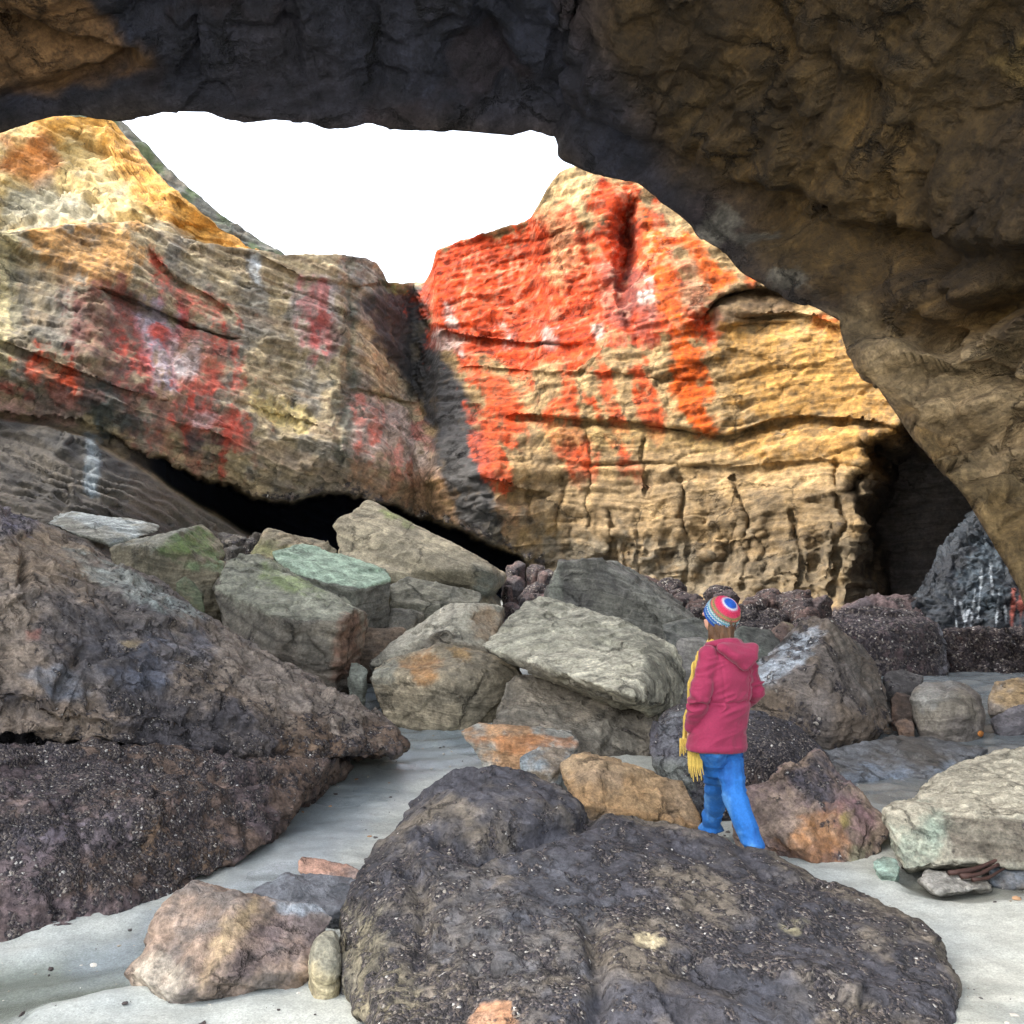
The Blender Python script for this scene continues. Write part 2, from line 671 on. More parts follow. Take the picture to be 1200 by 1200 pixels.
# ================================================================== THE SETTING
# ------------------------------------------------------------------ sand
def axis(fine0, fine1, step, far):
    a = list(np.arange(fine0, fine1 + 1e-6, step))
    lo, hi = [], []
    d = step
    x = a[0]
    while x > -far:
        d *= 1.35
        x -= d
        lo.append(x)
    d = step
    x = a[-1]
    while x < far:
        d *= 1.35
        x += d
        hi.append(x)
    return np.array(lo[::-1] + a + hi)


gx, gy = axis(-6, 8, 0.035, 500), axis(2.2, 15, 0.035, 500)
GX, GY = np.meshgrid(gx, gy)
sx, sy = GX.ravel(), GY.ravel()
sz = ground_z(sx, sy)
sp = np.stack([sx, sy, sz], 1).astype(f32)
spx, spy = PX(sp)
near = ((sy > 1.5) & (np.abs(sx) < 30) & (sy < 60)).astype(f32)
sz = sz + near * (0.022 * fbm(sp * 1.7, 3, 5) + 0.006 * fbm(sp * 9, 3, 6))
# rills left by draining water, running along the channel
sz += near * 0.010 * ss(-.1, .5, fbm(sp * .6, 2, 13)) * np.sin(18 * (sy * .9 - sx * .35) + 3.0 * fbm(sp * 1.4, 3, 11))
sz += near * 0.006 * fbm(np.stack([sx * 9 + sy * 2.5, sy * 1.2, 0 * sx], 1), 3, 8)
POOL = [(-60, 1120), (60, 1118), (140, 1100), (190, 1080), (215, 1062), (300, 1040), (300, 1030), (330, 1020), (390, 1020), (400, 1050),
        (180, 1090), (172, 1120), (150, 1150), (100, 1170), (0, 1200), (-60, 1215)]
pd = poly_sd(spx, spy, POOL)
inp = ss(-14, 14, pd + 8 * fbm(sp * 3, 3, 12)) * near
HOLL = [(1050, 1024), (1090, 1016), (1180, 1006), (1260, 1000), (1260, 1042), (1160, 1046), (1100, 1050), (1060, 1040)]
hd = ss(-14, 10, poly_sd(spx, spy, HOLL) + 6 * fbm(sp * 4, 3, 14)) * near
UPW = [(385, 800), (470, 812), (560, 850), (600, 885), (520, 872), (440, 835)]
ud = ss(-14, 16, poly_sd(spx, spy, UPW) + 12 * fbm(np.stack([sx * 5 + sy * 2, sy, 0 * sx], 1), 3, 15)) * near
sz -= 0.05 * inp + 0.06 * hd
RUN = [(940, 880), (1000, 800), (1090, 740), (1300, 720), (1400, 850), (1300, 930), (1060, 960), (1020, 950)]
rd = ss(-14, 16, poly_sd(spx, spy, RUN) + 8 * fbm(sp * 3, 3, 16)) * near
CHAN = [(385, 795), (600, 885), (520, 905), (420, 965), (380, 1010), (400, 1040), (250, 1060), (150, 1130), (90, 1120), (200, 1060), (300, 990), (345, 950), (430, 900), (450, 860)]
cd_ = ss(-16, 18, poly_sd(spx, spy, CHAN) + 16 * fbm(np.stack([sx * 4 + sy * 2, sy * 1.5, 0 * sx], 1), 4, 20)) * near
c = np.repeat(lin(192, 193, 182, 0.95)[None], len(sx), 0)
c = mixc(c, lin(176, 182, 178, 0.95), ss(-0.4, 0.5, fbm(sp * 0.9, 4, 17)))
c = mixc(c, lin(120, 126, 120, 0.7), ss(0.1, 0.7, fbm(np.stack([sx * 1.2, sy * 4, 0 * sx], 1), 4, 18)) * 0.35)
c = mixc(c, lin(110, 118, 104, 0.7), inp * 0.85)
c = mixc(c, lin(104, 104, 92, 0.7), hd * 0.8)
c = mixc(c, lin(150, 168, 176, 0.75), ud * 0.8)
c = mixc(c, lin(120, 130, 136, 0.7), rd * 0.8)
c = mixc(c, lin(150, 162, 168, 0.75), cd_ * 0.6)
wet = np.clip(0.75 * inp + 0.5 * hd + 0.55 * ud + 0.8 * rd + 0.62 * cd_ + 0.16 + 0.34 * ss(0.0, 0.6, fbm(np.stack([sx * .8, sy * 2.2, 0 * sx], 1), 4, 19)), 0, 1)
me = quads_mesh('sand', np.stack([sx, sy, sz], 1), grid_quads(len(gy), len(gx)))
put_attrs(me, col=c, wet=wet)
m, nt, b = new_mat('sand')
q = NT(nt)
co = q.n('ShaderNodeTexCoord').outputs['Object']
n1 = q.noise(co, 7.0, 8.0, 0.7).outputs[0]
n2 = q.noise(co, 110.0, 4.0, 0.8).outputs[0]
n3 = q.noise(co, 30.0, 6.0, 0.75).outputs[0]
f = q.math('MULTIPLY', q.math('MULTIPLY', q.rng(n1, .25, .75, .80, 1.20), q.rng(n2, .25, .75, .55, 1.45)), q.rng(n3, .25, .75, .78, 1.22))
q.l(q.scale(q.attr('col', 'Color'), f), b.inputs['Base Color'])
q.l(q.rng(q.attr('wet'), 0, 1, 0.85, 0.16), b.inputs['Roughness'])
b.inputs['Specular IOR Level'].default_value = 0.4
h = q.math('ADD', q.math('MULTIPLY', n1, 0.7), q.math('ADD', q.math('MULTIPLY', n2, 0.2), q.math('MULTIPLY', n3, 0.5)))
bp = q.n('ShaderNodeBump', i_Distance=0.02)
q.l(q.rng(q.attr('wet'), 0, 1, 0.6, 0.22), bp.inputs['Strength'])
q.l(h, bp.inputs['Height'])
q.l(bp.outputs[0], b.inputs['Normal'])
link('sand', me, m, kind='structure', label='pale grey sand floor of the cave with wet rills')

# ------------------------------------------------------------------ the back cliff
TOPL = np.array([(-330, 285), (0, 272), (60, 265), (110, 261), (160, 259), (185, 268), (230, 283), (300, 293), (330, 299), (385, 297),
                 (425, 301), (442, 309), (450, 320), (454, 331), (497, 331), (505, 318), (511, 294), (530, 285), (570, 272),
                 (606, 262), (622, 255), (632, 238), (641, 220), (655, 203), (670, 195), (684, 188), (700, 176), (760, 180), (820, 200), (1420, 230)], float)
BASEY = np.array([(-330, 15.5), (-100, 18), (0, 19.2), (150, 20.6), (300, 22.2), (400, 23.2), (440, 24.2), (485, 26.2), (512, 25.2), (560, 24.4),
                  (650, 23.6), (800, 22), (950, 20.6), (1050, 19.6), (1200, 18), (1420, 16)], float)
xs = np.arange(-330, 1421, 2.1)
NR, NCAP = 345, 14
tv = np.linspace(0, 1, NR)
topy = np.interp(xs, TOPL[:, 0], TOPL[:, 1])
topy = topy + 3.0 * (v1(xs * 0.09, 3) - 0.5) + 2.0 * (v1(xs * 0.31, 4) - 0.5)
PXg = np.repeat(xs[None], NR, 0)
PYg = topy[None] + (800 - topy[None]) * tv[:, None]
Yg = np.interp(xs, BASEY[:, 0], BASEY[:, 1])[None].repeat(NR, 0)
px, py = PXg.ravel(), PYg.ravel()
Y = Yg.ravel().copy()
flat = np.stack([px * 0.02, py * 0.02, Y * 0], 1)      # about one unit per metre on the wall
wob = fbm(flat * 1.3, 3, 40)
left = 1 - ss(470, 500, px)
Y += left * 0.006 * (450 - py) + (1 - left) * 0.0045 * (480 - py)
Y += 0.7 * fbm(flat * 0.22, 3, 41)

OVER = np.array([(-330, 440), (0, 478), (60, 488), (110, 500), (170, 532), (250, 566), (300, 582), (340, 591), (385, 578), (400, 578), (470, 600), (530, 618), (575, 636), (618, 656)], float)
LEDG = np.array([(-330, 452), (0, 486), (60, 500), (110, 518), (160, 546), (220, 582), (270, 612), (330, 648), (400, 700), (620, 880)], float)
oy = np.interp(px, OVER[:, 0], OVER[:, 1]) + 5 * wob + 4 * fbm(flat * 5, 3, 44)
ly = np.interp(px, LEDG[:, 0], LEDG[:, 1]) + 3 * wob
xin = ss(20, 200, px) * (1 - ss(608, 626, px + 4 * wob))
slot = ss(-3, 5, py - oy) * (1 - ss(-6, 6, py - ly)) * (px < 640) * (0.35 + 0.65 * xin) * (1 - ss(606, 624, px + 5 * wob))
slot_low = slot
Y += 7.5 * slot_low * ss(150, 330, px)
ledge = ss(-4, 6, py - ly) * (px < 420)
ln_ = (py - ly) / 13.0 + 0.9 * fbm(flat * np.array([.5, 2, 1], f32), 3, 42)
lst = np.floor(ln_) + ss(0.0, 0.3, ln_ - np.floor(ln_))
Y += ledge * (-0.5 - 0.006 * (py - ly) - 0.16 * lst)
# bulging belly above the slot
Y -= 1.1 * np.exp(-((py - oy + 60) / 60.0) ** 2) * (py < oy) * (1 - ss(560, 680, px))
# cave mouth at the right
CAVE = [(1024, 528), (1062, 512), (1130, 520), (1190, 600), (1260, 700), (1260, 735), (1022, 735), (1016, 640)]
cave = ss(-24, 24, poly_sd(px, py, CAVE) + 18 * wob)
Y += 3.4 * cave
# ledges: the rock steps back under each line, the depth dies away below it
STEPS = [([(120, 338), (150, 350), (185, 364), (235, 385), (272, 398)], 0.75, 14), ([(172, 285), (185, 305), (205, 327), (240, 345), (272, 365)], 0.28, 10),
         ([(205, 497), (245, 506), (265, 515)], 0.5, 16), ([(415, 458), (450, 462), (480, 472)], 0.6, 12),
         ([(280, 470), (330, 485), (375, 500)], 0.3, 10), ([(300, 298), (350, 325), (420, 335), (450, 331)], 0.3, 10),
         ([(0, 400), (60, 425), (130, 452), (200, 470)], 0.35, 12),
         ([(518, 388), (560, 396), (610, 401), (680, 404)], 0.45, 9), ([(600, 487), (700, 492), (800, 504), (850, 511), (870, 504), (905, 492), (950, 487), (1005, 492), (1050, 502)], 0.75, 12),
         ([(822, 372), (840, 352), (860, 343), (900, 338), (940, 346)], 1.1, 22), ([(846, 384), (880, 378), (925, 376)], 0.5, 12),
         ([(680, 545), (760, 540), (860, 548), (960, 540), (1020, 550)], 0.3, 14), ([(540, 430), (640, 436), (760, 440), (840, 450)], 0.25, 10),
         ([(560, 560), (620, 575), (640, 580)], 0.6, 14), ([(870, 372), (930, 366), (985, 384)], 0.7, 12)]
for pts, A, dec in STEPS:
    P_ = np.array(pts, float)
    yl = np.interp(px, P_[:, 0], P_[:, 1]) + 2.0 * wob
    mx = ss(P_[0, 0] - 12, P_[0, 0] + 12, px) * (1 - ss(P_[-1, 0] - 12, P_[-1, 0] + 12, px))
    dy_ = py - yl
    Y += 0.5 * A * mx * ss(-1.5, 1.5, dy_) * np.exp(-np.maximum(dy_, 0) / dec)
# joints and holes
for pts, A, wd in [([(755, 515), (757, 545), (758, 580)], 0.5, 2.2), ([(744, 236), (742, 262), (735, 300), (733, 345), (745, 400)], 0.45, 7),
                   ([(172, 214), (173, 262)], 0.5, 3), ([(405, 300), (412, 380), (405, 470), (390, 560)], 0.35, 7), ([(620, 560), (622, 610)], 0.5, 3),
                   ([(655, 560), (652, 640)], 0.3, 3), ([(712, 600), (716, 660)], 0.5, 4), ([(690, 500), (688, 560), (684, 620)], 0.25, 3), ([(860, 560), (872, 610), (876, 690)], 0.5, 4),
                   ([(925, 600), (940, 650), (938, 700)], 0.6, 5), ([(800, 560), (806, 640), (800, 690)], 0.4, 4), ([(975, 540), (985, 600), (980, 700)], 0.4, 5)]:
    Y += 0.36 * A * np.exp(-(line_d(px + 6 * wob + 3 * fbm(flat * 4, 2, 45), py, pts) / (wd * .7)) ** 2)
for hx, hy, rx_, ry_, A in [(345, 530, 24, 14, 0.7), (736, 285, 14, 48, 1.3), (604, 588, 18, 10, 0.9), (900, 640, 14, 26, 0.8), (850, 655, 12, 22, 0.8), (955, 650, 12, 30, 0.8), (785, 640, 9, 20, .6), (825, 668, 9, 16, .6)]:
    Y += (0.7 if hy < 400 else 0.35) * A * np.exp(-(((px - hx + 5 * wob) / rx_) ** 2 + ((py - hy) / ry_) ** 2) ** 1.5)
# worn flutes along the foot of the right wall, then a shelf that swells out
foot = ss(575, 660, py) * ss(610, 660, px) * (1 - cave)
Y += foot * 0.20 * ridge(np.stack([px * 0.036 + .4 * wob, py * 0.020, 0 * px], 1), 2, 47) ** 1.5 + foot * 0.15 * fbm(flat * 3.2, 3, 48)
lowb = np.interp(px, [600, 700, 900, 1030, 1100], [670, 690, 708, 712, 720])
shelf = ss(-8, 14, py - lowb + 8 * wob) * ss(600, 660, px)
Y -= shelf * (0.5 + 0.022 * np.maximum(py - lowb, 0))
cl = Ug(px, py, Y).reshape(NR, len(xs), 3)
# cap running back from the rim
cap = np.stack([cl[0] + np.array([0, 0.35 * (k + 1) ** 1.35, 0.0]) + np.array([0, 0, 0.02 * k]) for k in range(NCAP)][::-1], 0)
cl = np.concatenate([cap, cl], 0)
Nn = grid_normals(cl)
if np.mean(Nn[NCAP + 50:, :, 1]) > 0:
    Nn = -Nn
NRR = NR + NCAP
P = cl.reshape(-1, 3).astype(f32)
N = Nn.reshape(-1, 3).astype(f32)
ppx = np.concatenate([np.repeat(xs[None], NCAP, 0).ravel(), px]).astype(f32)
ppy = np.concatenate([np.repeat(topy[None], NCAP, 0).ravel(), py]).astype(f32)
leftm = 1 - ss(480, 505, ppx)
# bedding: dips to the right on the left wall, nearly level on the right
bedc = P[:, 2] + leftm * 0.36 * P[:, 0] + (1 - leftm) * (-0.03 * P[:, 0]) + 0.25 * fbm(P * 0.35, 3, 50)
bv = v1(bedc * 3.1, 51) * .5 + v1(bedc * 8.0, 52) * .3 + v1(bedc * 19.0, 53) * .2
steps = ss(0.3, 0.7, bv) - 0.5
rim = np.ones(NRR * len(xs), f32)
capm = (np.arange(NRR * len(xs)) < (NCAP + 3) * len(xs))
rim[capm] = 0.25
calm = 1 - 0.6 * ss(860, 900, ppx) * (1 - ss(480, 500, ppy))
al = P[:, 0] * 0.9 + P[:, 1] * 0.45
SC = np.stack([al, P[:, 1] * 0.6 - P[:, 0] * 0.3, bedc], 1).astype(f32)
dd = 0.10 * fbm(P * 0.7, 5, 54, 0.52) + 0.06 * steps * calm - 0.03 * ridge(P * 1.5, 2, 55) ** 4 + 0.022 * fbm(P * 5.5, 4, 56)
dd += 0.055 * fbm(SC * np.array([0.4, 0.6, 3.4], f32), 5, 58, 0.6) * calm
dd += 0.075 * facet(SC * np.array([0.55, 0.6, 1.5], f32) + 0.2 * fbm(P, 2, 59)[:, None], 5.0) + 0.04 * facet(SC * np.array([1.5, 1.5, 4.0], f32), 6.0) + 0.022 * facet(SC * np.array([4.0, 4.0, 9.0], f32), 7.0)
face_ = ss(0.08, 0.42, np.abs(N[:, 1])) * 0.9 + 0.1
P = P + N * (dd * rim * face_)[:, None]

# ---- mineral and lichen colours of the wall, with some shade painted in
wA, wB = fbm(flat * 1.6, 4, 60), fbm(flat * 4.5, 4, 61)
wA = np.concatenate([np.repeat(wA[:len(xs)][None], NCAP, 0).ravel(), wA])
wB = np.concatenate([np.repeat(wB[:len(xs)][None], NCAP, 0).ravel(), wB])
wC = fbm(P * 7.0, 3, 62)
wD = fbm(np.stack([al * 3.2, P[:, 1] * 2, P[:, 2] * 2.0], 1), 4, 67, 0.6)
wE = fbm(P * 14.0, 3, 68)
strk = fbm(np.stack([ppx * 0.11 + ppy * 0.012, ppy * 0.013, 0 * ppx], 1), 4, 63)       # streaks running down the face
strk2 = fbm(np.stack([ppx * 0.055 - ppy * 0.022, ppy * 0.008, 0 * ppx], 1), 3, 64)
lay = v1(bedc * 5.0, 65) * .6 + v1(bedc * 13, 66) * .4
nP = len(ppx)
LT, LG, LB = lin(188, 170, 134), lin(150, 143, 128), lin(138, 116, 92)
c = np.repeat(LT[None], nP, 0)
c = mixc(c, LG, ss(-0.3, 0.4, wA))
c = mixc(c, LB, ss(0.45, 0.75, lay) * 0.6)
right = 1 - leftm
cR = mixc(np.repeat(lin(184, 154, 108, .75)[None], nP, 0), lin(162, 134, 94, .75), ss(-0.4, 0.4, wA))
cR = mixc(cR, lin(140, 116, 76), ss(0.5, 0.8, lay) * 0.55)
c = mixc(c, cR, right)


def stain_shade(poly, col_, fe, st=1.0, wa=1.0, extra=0.0, full=0.84):
    global c
    d = poly_sd(ppx, ppy, poly) + fe * wa * 1.2 * (0.5 * wA + 0.7 * wB + 0.7 * wD + 0.35 * wE) + extra
    mm = ss(-fe * .75, fe * .75, d) * st * np.clip(full + 0.45 * wD + 0.35 * strk + .25 * wE, .12, 1)
    c = mixc(c, col_, mm)
    return mm


RED, RED2, ORG = lin(208, 68, 14, 0.78), lin(176, 62, 40, 0.8), lin(212, 92, 14, 0.78)
MAR, PINK, WHT = lin(104, 56, 50), lin(186, 120, 108), lin(196, 194, 190)
DGR, NAVY, CRM, GOLD = lin(74, 76, 72), lin(30, 38, 58, 0.6), lin(206, 186, 136), lin(202, 150, 62)
# left wall
stain_shade([(-40, 255), (18, 280), (16, 430), (-40, 440)], lin(204, 190, 144), 10)
stain_shade([(30, 262), (165, 258), (172, 300), (150, 335), (60, 330), (40, 300)], lin(206, 152, 84), 14, 0.85)
stain_shade([(20, 320), (80, 320), (80, 425), (30, 425)], DGR, 16, 0.75, 1, 14 * strk)
stain_shade([(75, 345), (160, 340), (172, 420), (180, 470), (150, 520), (100, 470), (85, 420)], MAR, 18, 0.85, 1, 8 * strk)
stain_shade([(135, 340), (262, 390), (262, 470), (275, 560), (190, 530), (150, 450)], lin(140, 84, 72), 22, 0.7, 1, 16 * strk)
stain_shade([(28, 418), (60, 412), (98, 440), (98, 475), (60, 470), (30, 450)], RED, 11, 0.85, 1.3, 8 * strk)
stain_shade([(0, 452), (50, 455), (100, 480), (90, 500), (0, 492)], lin(190, 150, 140), 12, 0.8)
stain_shade([(2, 452), (30, 452), (46, 470), (5, 470)], RED2, 7, 0.7)
stain_shade([(165, 350), (205, 372), (205, 460), (180, 455), (172, 400)], lin(176, 172, 184), 10, 0.75, 1, 12 * strk)
for pl in ([(198, 392), (275, 398), (278, 460), (215, 455)], [(214, 475), (270, 480), (262, 505), (222, 510)], [(252, 505), (292, 500), (290, 535), (265, 545), (255, 530)],
           [(150, 400), (178, 408), (178, 450), (150, 440)]):
    stain_shade(pl, lin(186, 74, 56), 16, 0.75, 1.4, 16 * strk, .7)
stain_shade([(205, 405), (238, 408), (236, 440), (210, 440)], WHT, 8, 0.8)
stain_shade([(222, 484), (252, 484), (250, 500), (228, 500)], WHT, 7, 0.5)
stain_shade([(174, 288), (190, 300), (196, 325), (182, 322)], RED2, 6, 0.9)
stain_shade([(180, 318), (262, 352), (252, 378), (190, 350)], lin(190, 72, 62), 12, 0.75)
stain_shade([(95, 440), (120, 445), (160, 495), (120, 520), (100, 490)], lin(72, 88, 84), 12, 0.8)
stain_shade([(225, 510), (255, 512), (252, 535), (225, 530)], lin(70, 84, 84), 8, 0.8)
stain_shade([(288, 300), (302, 300), (304, 330), (292, 332)], lin(200, 206, 206), 5, 0.8)
stain_shade([(345, 335), (402, 325), (402, 420), (350, 420)], lin(172, 160, 156), 16, 0.75, 1, 14 * strk)
for pl in ([(356, 335), (370, 335), (368, 415), (358, 410)], [(372, 385), (402, 388), (398, 410), (376, 405)]):
    stain_shade(pl, lin(176, 76, 70), 10, 0.6, 1.6, 12 * strk, .7)
stain_shade([(285, 466), (300, 462), (368, 488), (362, 502), (300, 485)], lin(206, 186, 122), 7, 0.75)
stain_shade([(310, 395), (345, 398), (345, 430), (312, 425)], lin(110, 106, 96), 12, 0.6)
stain_shade([(400, 335), (418, 335), (416, 480), (400, 560), (392, 470)], lin(84, 88, 78), 8, 0.8, 1, 6 * strk)
stain_shade([(420, 468), (475, 475), (505, 520), (520, 562), (450, 562), (415, 520)], lin(192, 172, 160), 12, 0.85)
for pl in ([(426, 475), (440, 478), (446, 520), (432, 520)], [(442, 520), (474, 524), (478, 562), (455, 560)], [(480, 475), (500, 490), (508, 525), (494, 520)]):
    stain_shade(pl, lin(186, 92, 72), 9, 0.65, 1.5, 14 * strk, .75)
stain_shade([(300, 520), (520, 575), (620, 610), (630, 660), (520, 620), (380, 582), (300, 570)], lin(140, 124, 104), 16, 0.7)
stain_shade([(420, 545), (520, 555), (620, 600), (615, 640), (500, 600), (420, 572)], lin(158, 112, 78), 12, 0.5)
# gully between the walls: damp dark rock, shadow band put into the colour
gm = stain_shade([(452, 331), (502, 331), (508, 400), (545, 452), (568, 520), (590, 640), (540, 612), (512, 530), (488, 462), (440, 400), (424, 352)], lin(66, 64, 62), 9, 1.0, 0.6, 0, 1.2)
stain_shade([(448, 328), (480, 330), (478, 342), (455, 345)], lin(110, 130, 60), 5, 0.7)
# right wall
stain_shade([(505, 292), (600, 262), (640, 218), (670, 192), (760, 220), (700, 300), (600, 300), (520, 320)], lin(192, 162, 112, .78), 14, 0.75)
redm = stain_shade([(500, 330), (506, 300), (545, 288), (600, 280), (640, 262), (668, 262), (690, 300), (700, 232), (745, 222), (775, 290), (805, 335), (818, 380), (795, 402), (760, 398),
              (700, 398), (690, 424), (600, 424), (545, 415), (505, 385)], RED, 13, 0.98, 1.2, 15 * strk2 + 9 * strk + 10, 1.25)
stain_shade([(640, 258), (668, 258), (672, 290), (690, 330), (650, 330)], lin(196, 170, 120), 12, 0.5, 1.2)
for pl in ([(705, 310), (705, 380), (728, 395), (734, 330)], [(735, 300), (760, 320), (765, 400), (745, 395)], [(770, 300), (790, 330), (775, 400), (762, 370)]):
    stain_shade(pl, lin(124, 92, 84), 14, 0.5, 1.3, 10 * strk)
for pl in ([(555, 425), (600, 430), (640, 500), (620, 510), (580, 480)], [(640, 430), (672, 430), (690, 470), (660, 470)], [(690, 400), (706, 400), (730, 480), (748, 520), (715, 500)],
           [(735, 395), (752, 395), (768, 460), (776, 505), (746, 502)], [(655, 470), (668, 462), (690, 500), (672, 503)], [(560, 480), (590, 485), (600, 560), (575, 555)], [(655, 500), (700, 505), (710, 555), (670, 560)],
           [(720, 505), (735, 505), (742, 560), (725, 560)]):
    stain_shade(pl, lin(208, 76, 26, .8), 10, 0.9, 1.2, 20 * strk2 + 6 * strk, .95)
for pl in ([(748, 240), (775, 290), (812, 400), (836, 505), (808, 505), (786, 400), (757, 320)], [(790, 395), (806, 395), (832, 505), (800, 500)], [(745, 235), (775, 290), (800, 345), (770, 330)], [(800, 270), (850, 310), (875, 330), (835, 345), (815, 310)], [(985, 380), (960, 374), (975, 390)]):
    stain_shade(pl, ORG, 9, 0.95, 1.1, 8 * strk2 + 3, 1.1)
stain_shade([(790, 300), (812, 300), (835, 350), (815, 380), (795, 345)], lin(150, 122, 92), 9, 0.8)
stain_shade([(728, 240), (748, 236), (748, 320), (735, 345), (726, 300)], lin(120, 52, 40), 9, 0.8)
stain_shade([(735, 300), (746, 305), (746, 360), (730, 400), (722, 360)], lin(110, 48, 38), 8, 0.6)
for pl in ([(520, 355), (528, 355), (535, 385), (527, 385)], [(588, 382), (600, 382), (600, 402), (590, 402)], [(636, 380), (650, 382), (648, 405), (638, 402)], [(694, 380), (708, 382), (706, 398), (696, 398)], [(756, 310), (770, 320), (766, 350), (756, 345)], [(505, 385), (545, 398), (540, 415), (508, 405)]):
    stain_shade(pl, lin(196, 188, 178), 6, 0.75, 1.3)
# specks of bare rock showing through the red growth
sp_ = ss(0.34, 0.5, wC + 0.35 * strk) * redm
c = mixc(c, lin(176, 150, 122), sp_ * 0.35)
stain_shade([(825, 352), (850, 340), (905, 335), (940, 348), (930, 368), (870, 378), (840, 384)], lin(112, 92, 72), 8, 0.85, 0.7)  # shade of the overhanging ledge painted in
stain_shade([(840, 420), (860, 390), (930, 372), (990, 385), (1030, 440), (1050, 500), (960, 486), (890, 490), (850, 470)], lin(186, 140, 72, .75), 14, 0.9)
stain_shade([(850, 512), (900, 496), (960, 492), (1050, 505), (1040, 560), (960, 545), (880, 552)], lin(184, 138, 70, .75), 14, 0.85)
stain_shade([(640, 494), (800, 506), (850, 514), (850, 530), (740, 522), (640, 515)], lin(196, 164, 104, .75), 9, 0.7)
stain_shade([(630, 560), (1030, 560), (1030, 690), (630, 680)], lin(138, 118, 88, .75), 40, 0.85)
stain_shade([(600, 625), (740, 640), (900, 650), (1030, 620), (1030, 725), (600, 700)], lin(108, 100, 84), 26, 0.85)
stain_shade([(840, 600), (1030, 560), (1030, 720), (840, 700)], lin(96, 82, 60), 26, 0.6, 1, 14 * strk)
c = c * np.clip(0.88 + 0.36 * wE + 0.25 * wC + 0.5 * (lay - .5) + .20 * strk + .5 * (v1(bedc * 24, 69) - .5), .2, 2)[:, None]
# dark wet foot of the wall; shade put into slot and cave colours
pxn = ppx
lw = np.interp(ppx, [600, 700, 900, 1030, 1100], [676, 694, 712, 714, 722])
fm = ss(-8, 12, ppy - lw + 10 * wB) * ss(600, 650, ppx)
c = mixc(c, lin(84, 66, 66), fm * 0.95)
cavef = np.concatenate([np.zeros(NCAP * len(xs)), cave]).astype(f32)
slotf = np.concatenate([np.zeros(NCAP * len(xs)), slot]).astype(f32)
ledgef = np.concatenate([np.zeros(NCAP * len(xs)), ledge]).astype(f32)
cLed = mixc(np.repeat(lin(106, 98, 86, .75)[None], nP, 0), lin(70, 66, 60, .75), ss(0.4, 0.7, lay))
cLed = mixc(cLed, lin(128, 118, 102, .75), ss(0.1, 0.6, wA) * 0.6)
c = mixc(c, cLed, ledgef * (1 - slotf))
stain_shade([(96, 500), (116, 500), (114, 575), (104, 575)], lin(196, 212, 220), 6, 0.75, 1.2, 4 * strk)
stain_shade([(52, 505), (110, 505), (160, 550), (150, 600), (110, 560), (60, 540)], lin(70, 68, 64), 14, 0.55, 1, 8 * strk)
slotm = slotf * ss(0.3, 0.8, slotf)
c = mixc(c, NAVY, slotm * ss(90, 240, ppx) * 0.92 + slotm * 0.4)  # deep shade of the slot in its colour
c = mixc(c, lin(82, 80, 82, 0.85), cavef * 0.92)  # inner shade of the cave in its colour
mus = np.clip(fm * 0.75, 0, 1)
rimb = ss(-22, -4, np.concatenate([np.full(NCAP * len(xs), -999.), py - oy]).astype(f32)) * (1 - slotf) * (1 - ledgef) * (ppx < 640) * ss(240, 320, ppx)
mus = np.maximum(mus, 0.45 * rimb)
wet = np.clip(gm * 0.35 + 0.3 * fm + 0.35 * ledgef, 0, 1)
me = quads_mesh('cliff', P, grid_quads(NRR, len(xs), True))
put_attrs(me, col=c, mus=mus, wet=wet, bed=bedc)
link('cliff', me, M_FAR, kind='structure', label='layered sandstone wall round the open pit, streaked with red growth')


def sheet(name, top, x0, x1, dx, ybot, rows, Yfn, amp, colfn, mat, capn=6, **props):
    xs_ = np.arange(x0, x1, dx)
    T_ = np.array(top, float)
    ty = np.interp(xs_, T_[:, 0], T_[:, 1]) + 1.6 * (v1(xs_ * 0.2, 9) - 0.5)
    v = np.linspace(0, 1, rows)[:, None]
    gpx = np.repeat(xs_[None], rows, 0)
    gpy = ty[None] + np.maximum(ybot - ty[None], 4) * v
    Yv = Yfn(gpx, gpy, v)
    G = Ug(gpx.ravel(), gpy.ravel(), Yv.ravel()).reshape(rows, -1, 3)
    cp = np.stack([G[0] + np.array([0, 0.5 * (k + 1) ** 1.4, 0]) for k in range(capn)][::-1], 0)
    G = np.concatenate([cp, G], 0).astype(f32)
    n_ = grid_normals(G)
    if np.mean(n_[capn:, :, 1]) > 0:
        n_ = -n_
    Pp = G.reshape(-1, 3)
    Np = n_.reshape(-1, 3).astype(f32)
    qx = np.concatenate([np.repeat(xs_[None], capn, 0).ravel(), gpx.ravel()]).astype(f32)
    qy = np.concatenate([np.repeat(ty[None], capn, 0).ravel(), gpy.ravel()]).astype(f32)
    bed_ = Pp[:, 2] + 0.3 * Pp[:, 0]
    fade = np.concatenate([np.full(capn * len(xs_), 0.2), np.clip(0.25 + 6 * np.repeat(v, len(xs_), 1), 0, 1).ravel()]).astype(f32)
    Pp = Pp + Np * (amp * fade * (0.6 * fbm(Pp * 0.8, 6, 70, .6) + 0.5 * (v1(bed_ * 4, 71) - .5) + .6 * facet(np.stack([Pp[:, 0] * .6, Pp[:, 1] * .5, bed_ * 1.6], 1), 11.) + .3 * facet(np.stack([Pp[:, 0] * 1.8, Pp[:, 1] * 1.8, bed_ * 4.5], 1), 12.)))[:, None]
    me_ = quads_mesh(name, Pp, grid_quads(rows + capn, len(xs_), True))
    put_attrs(me_, col=colfn(qx, qy, Pp, Np), mus=np.zeros(len(Pp)), wet=np.zeros(len(Pp)), bed=bed_)
    return link(name, me_, mat, kind='structure', **props)


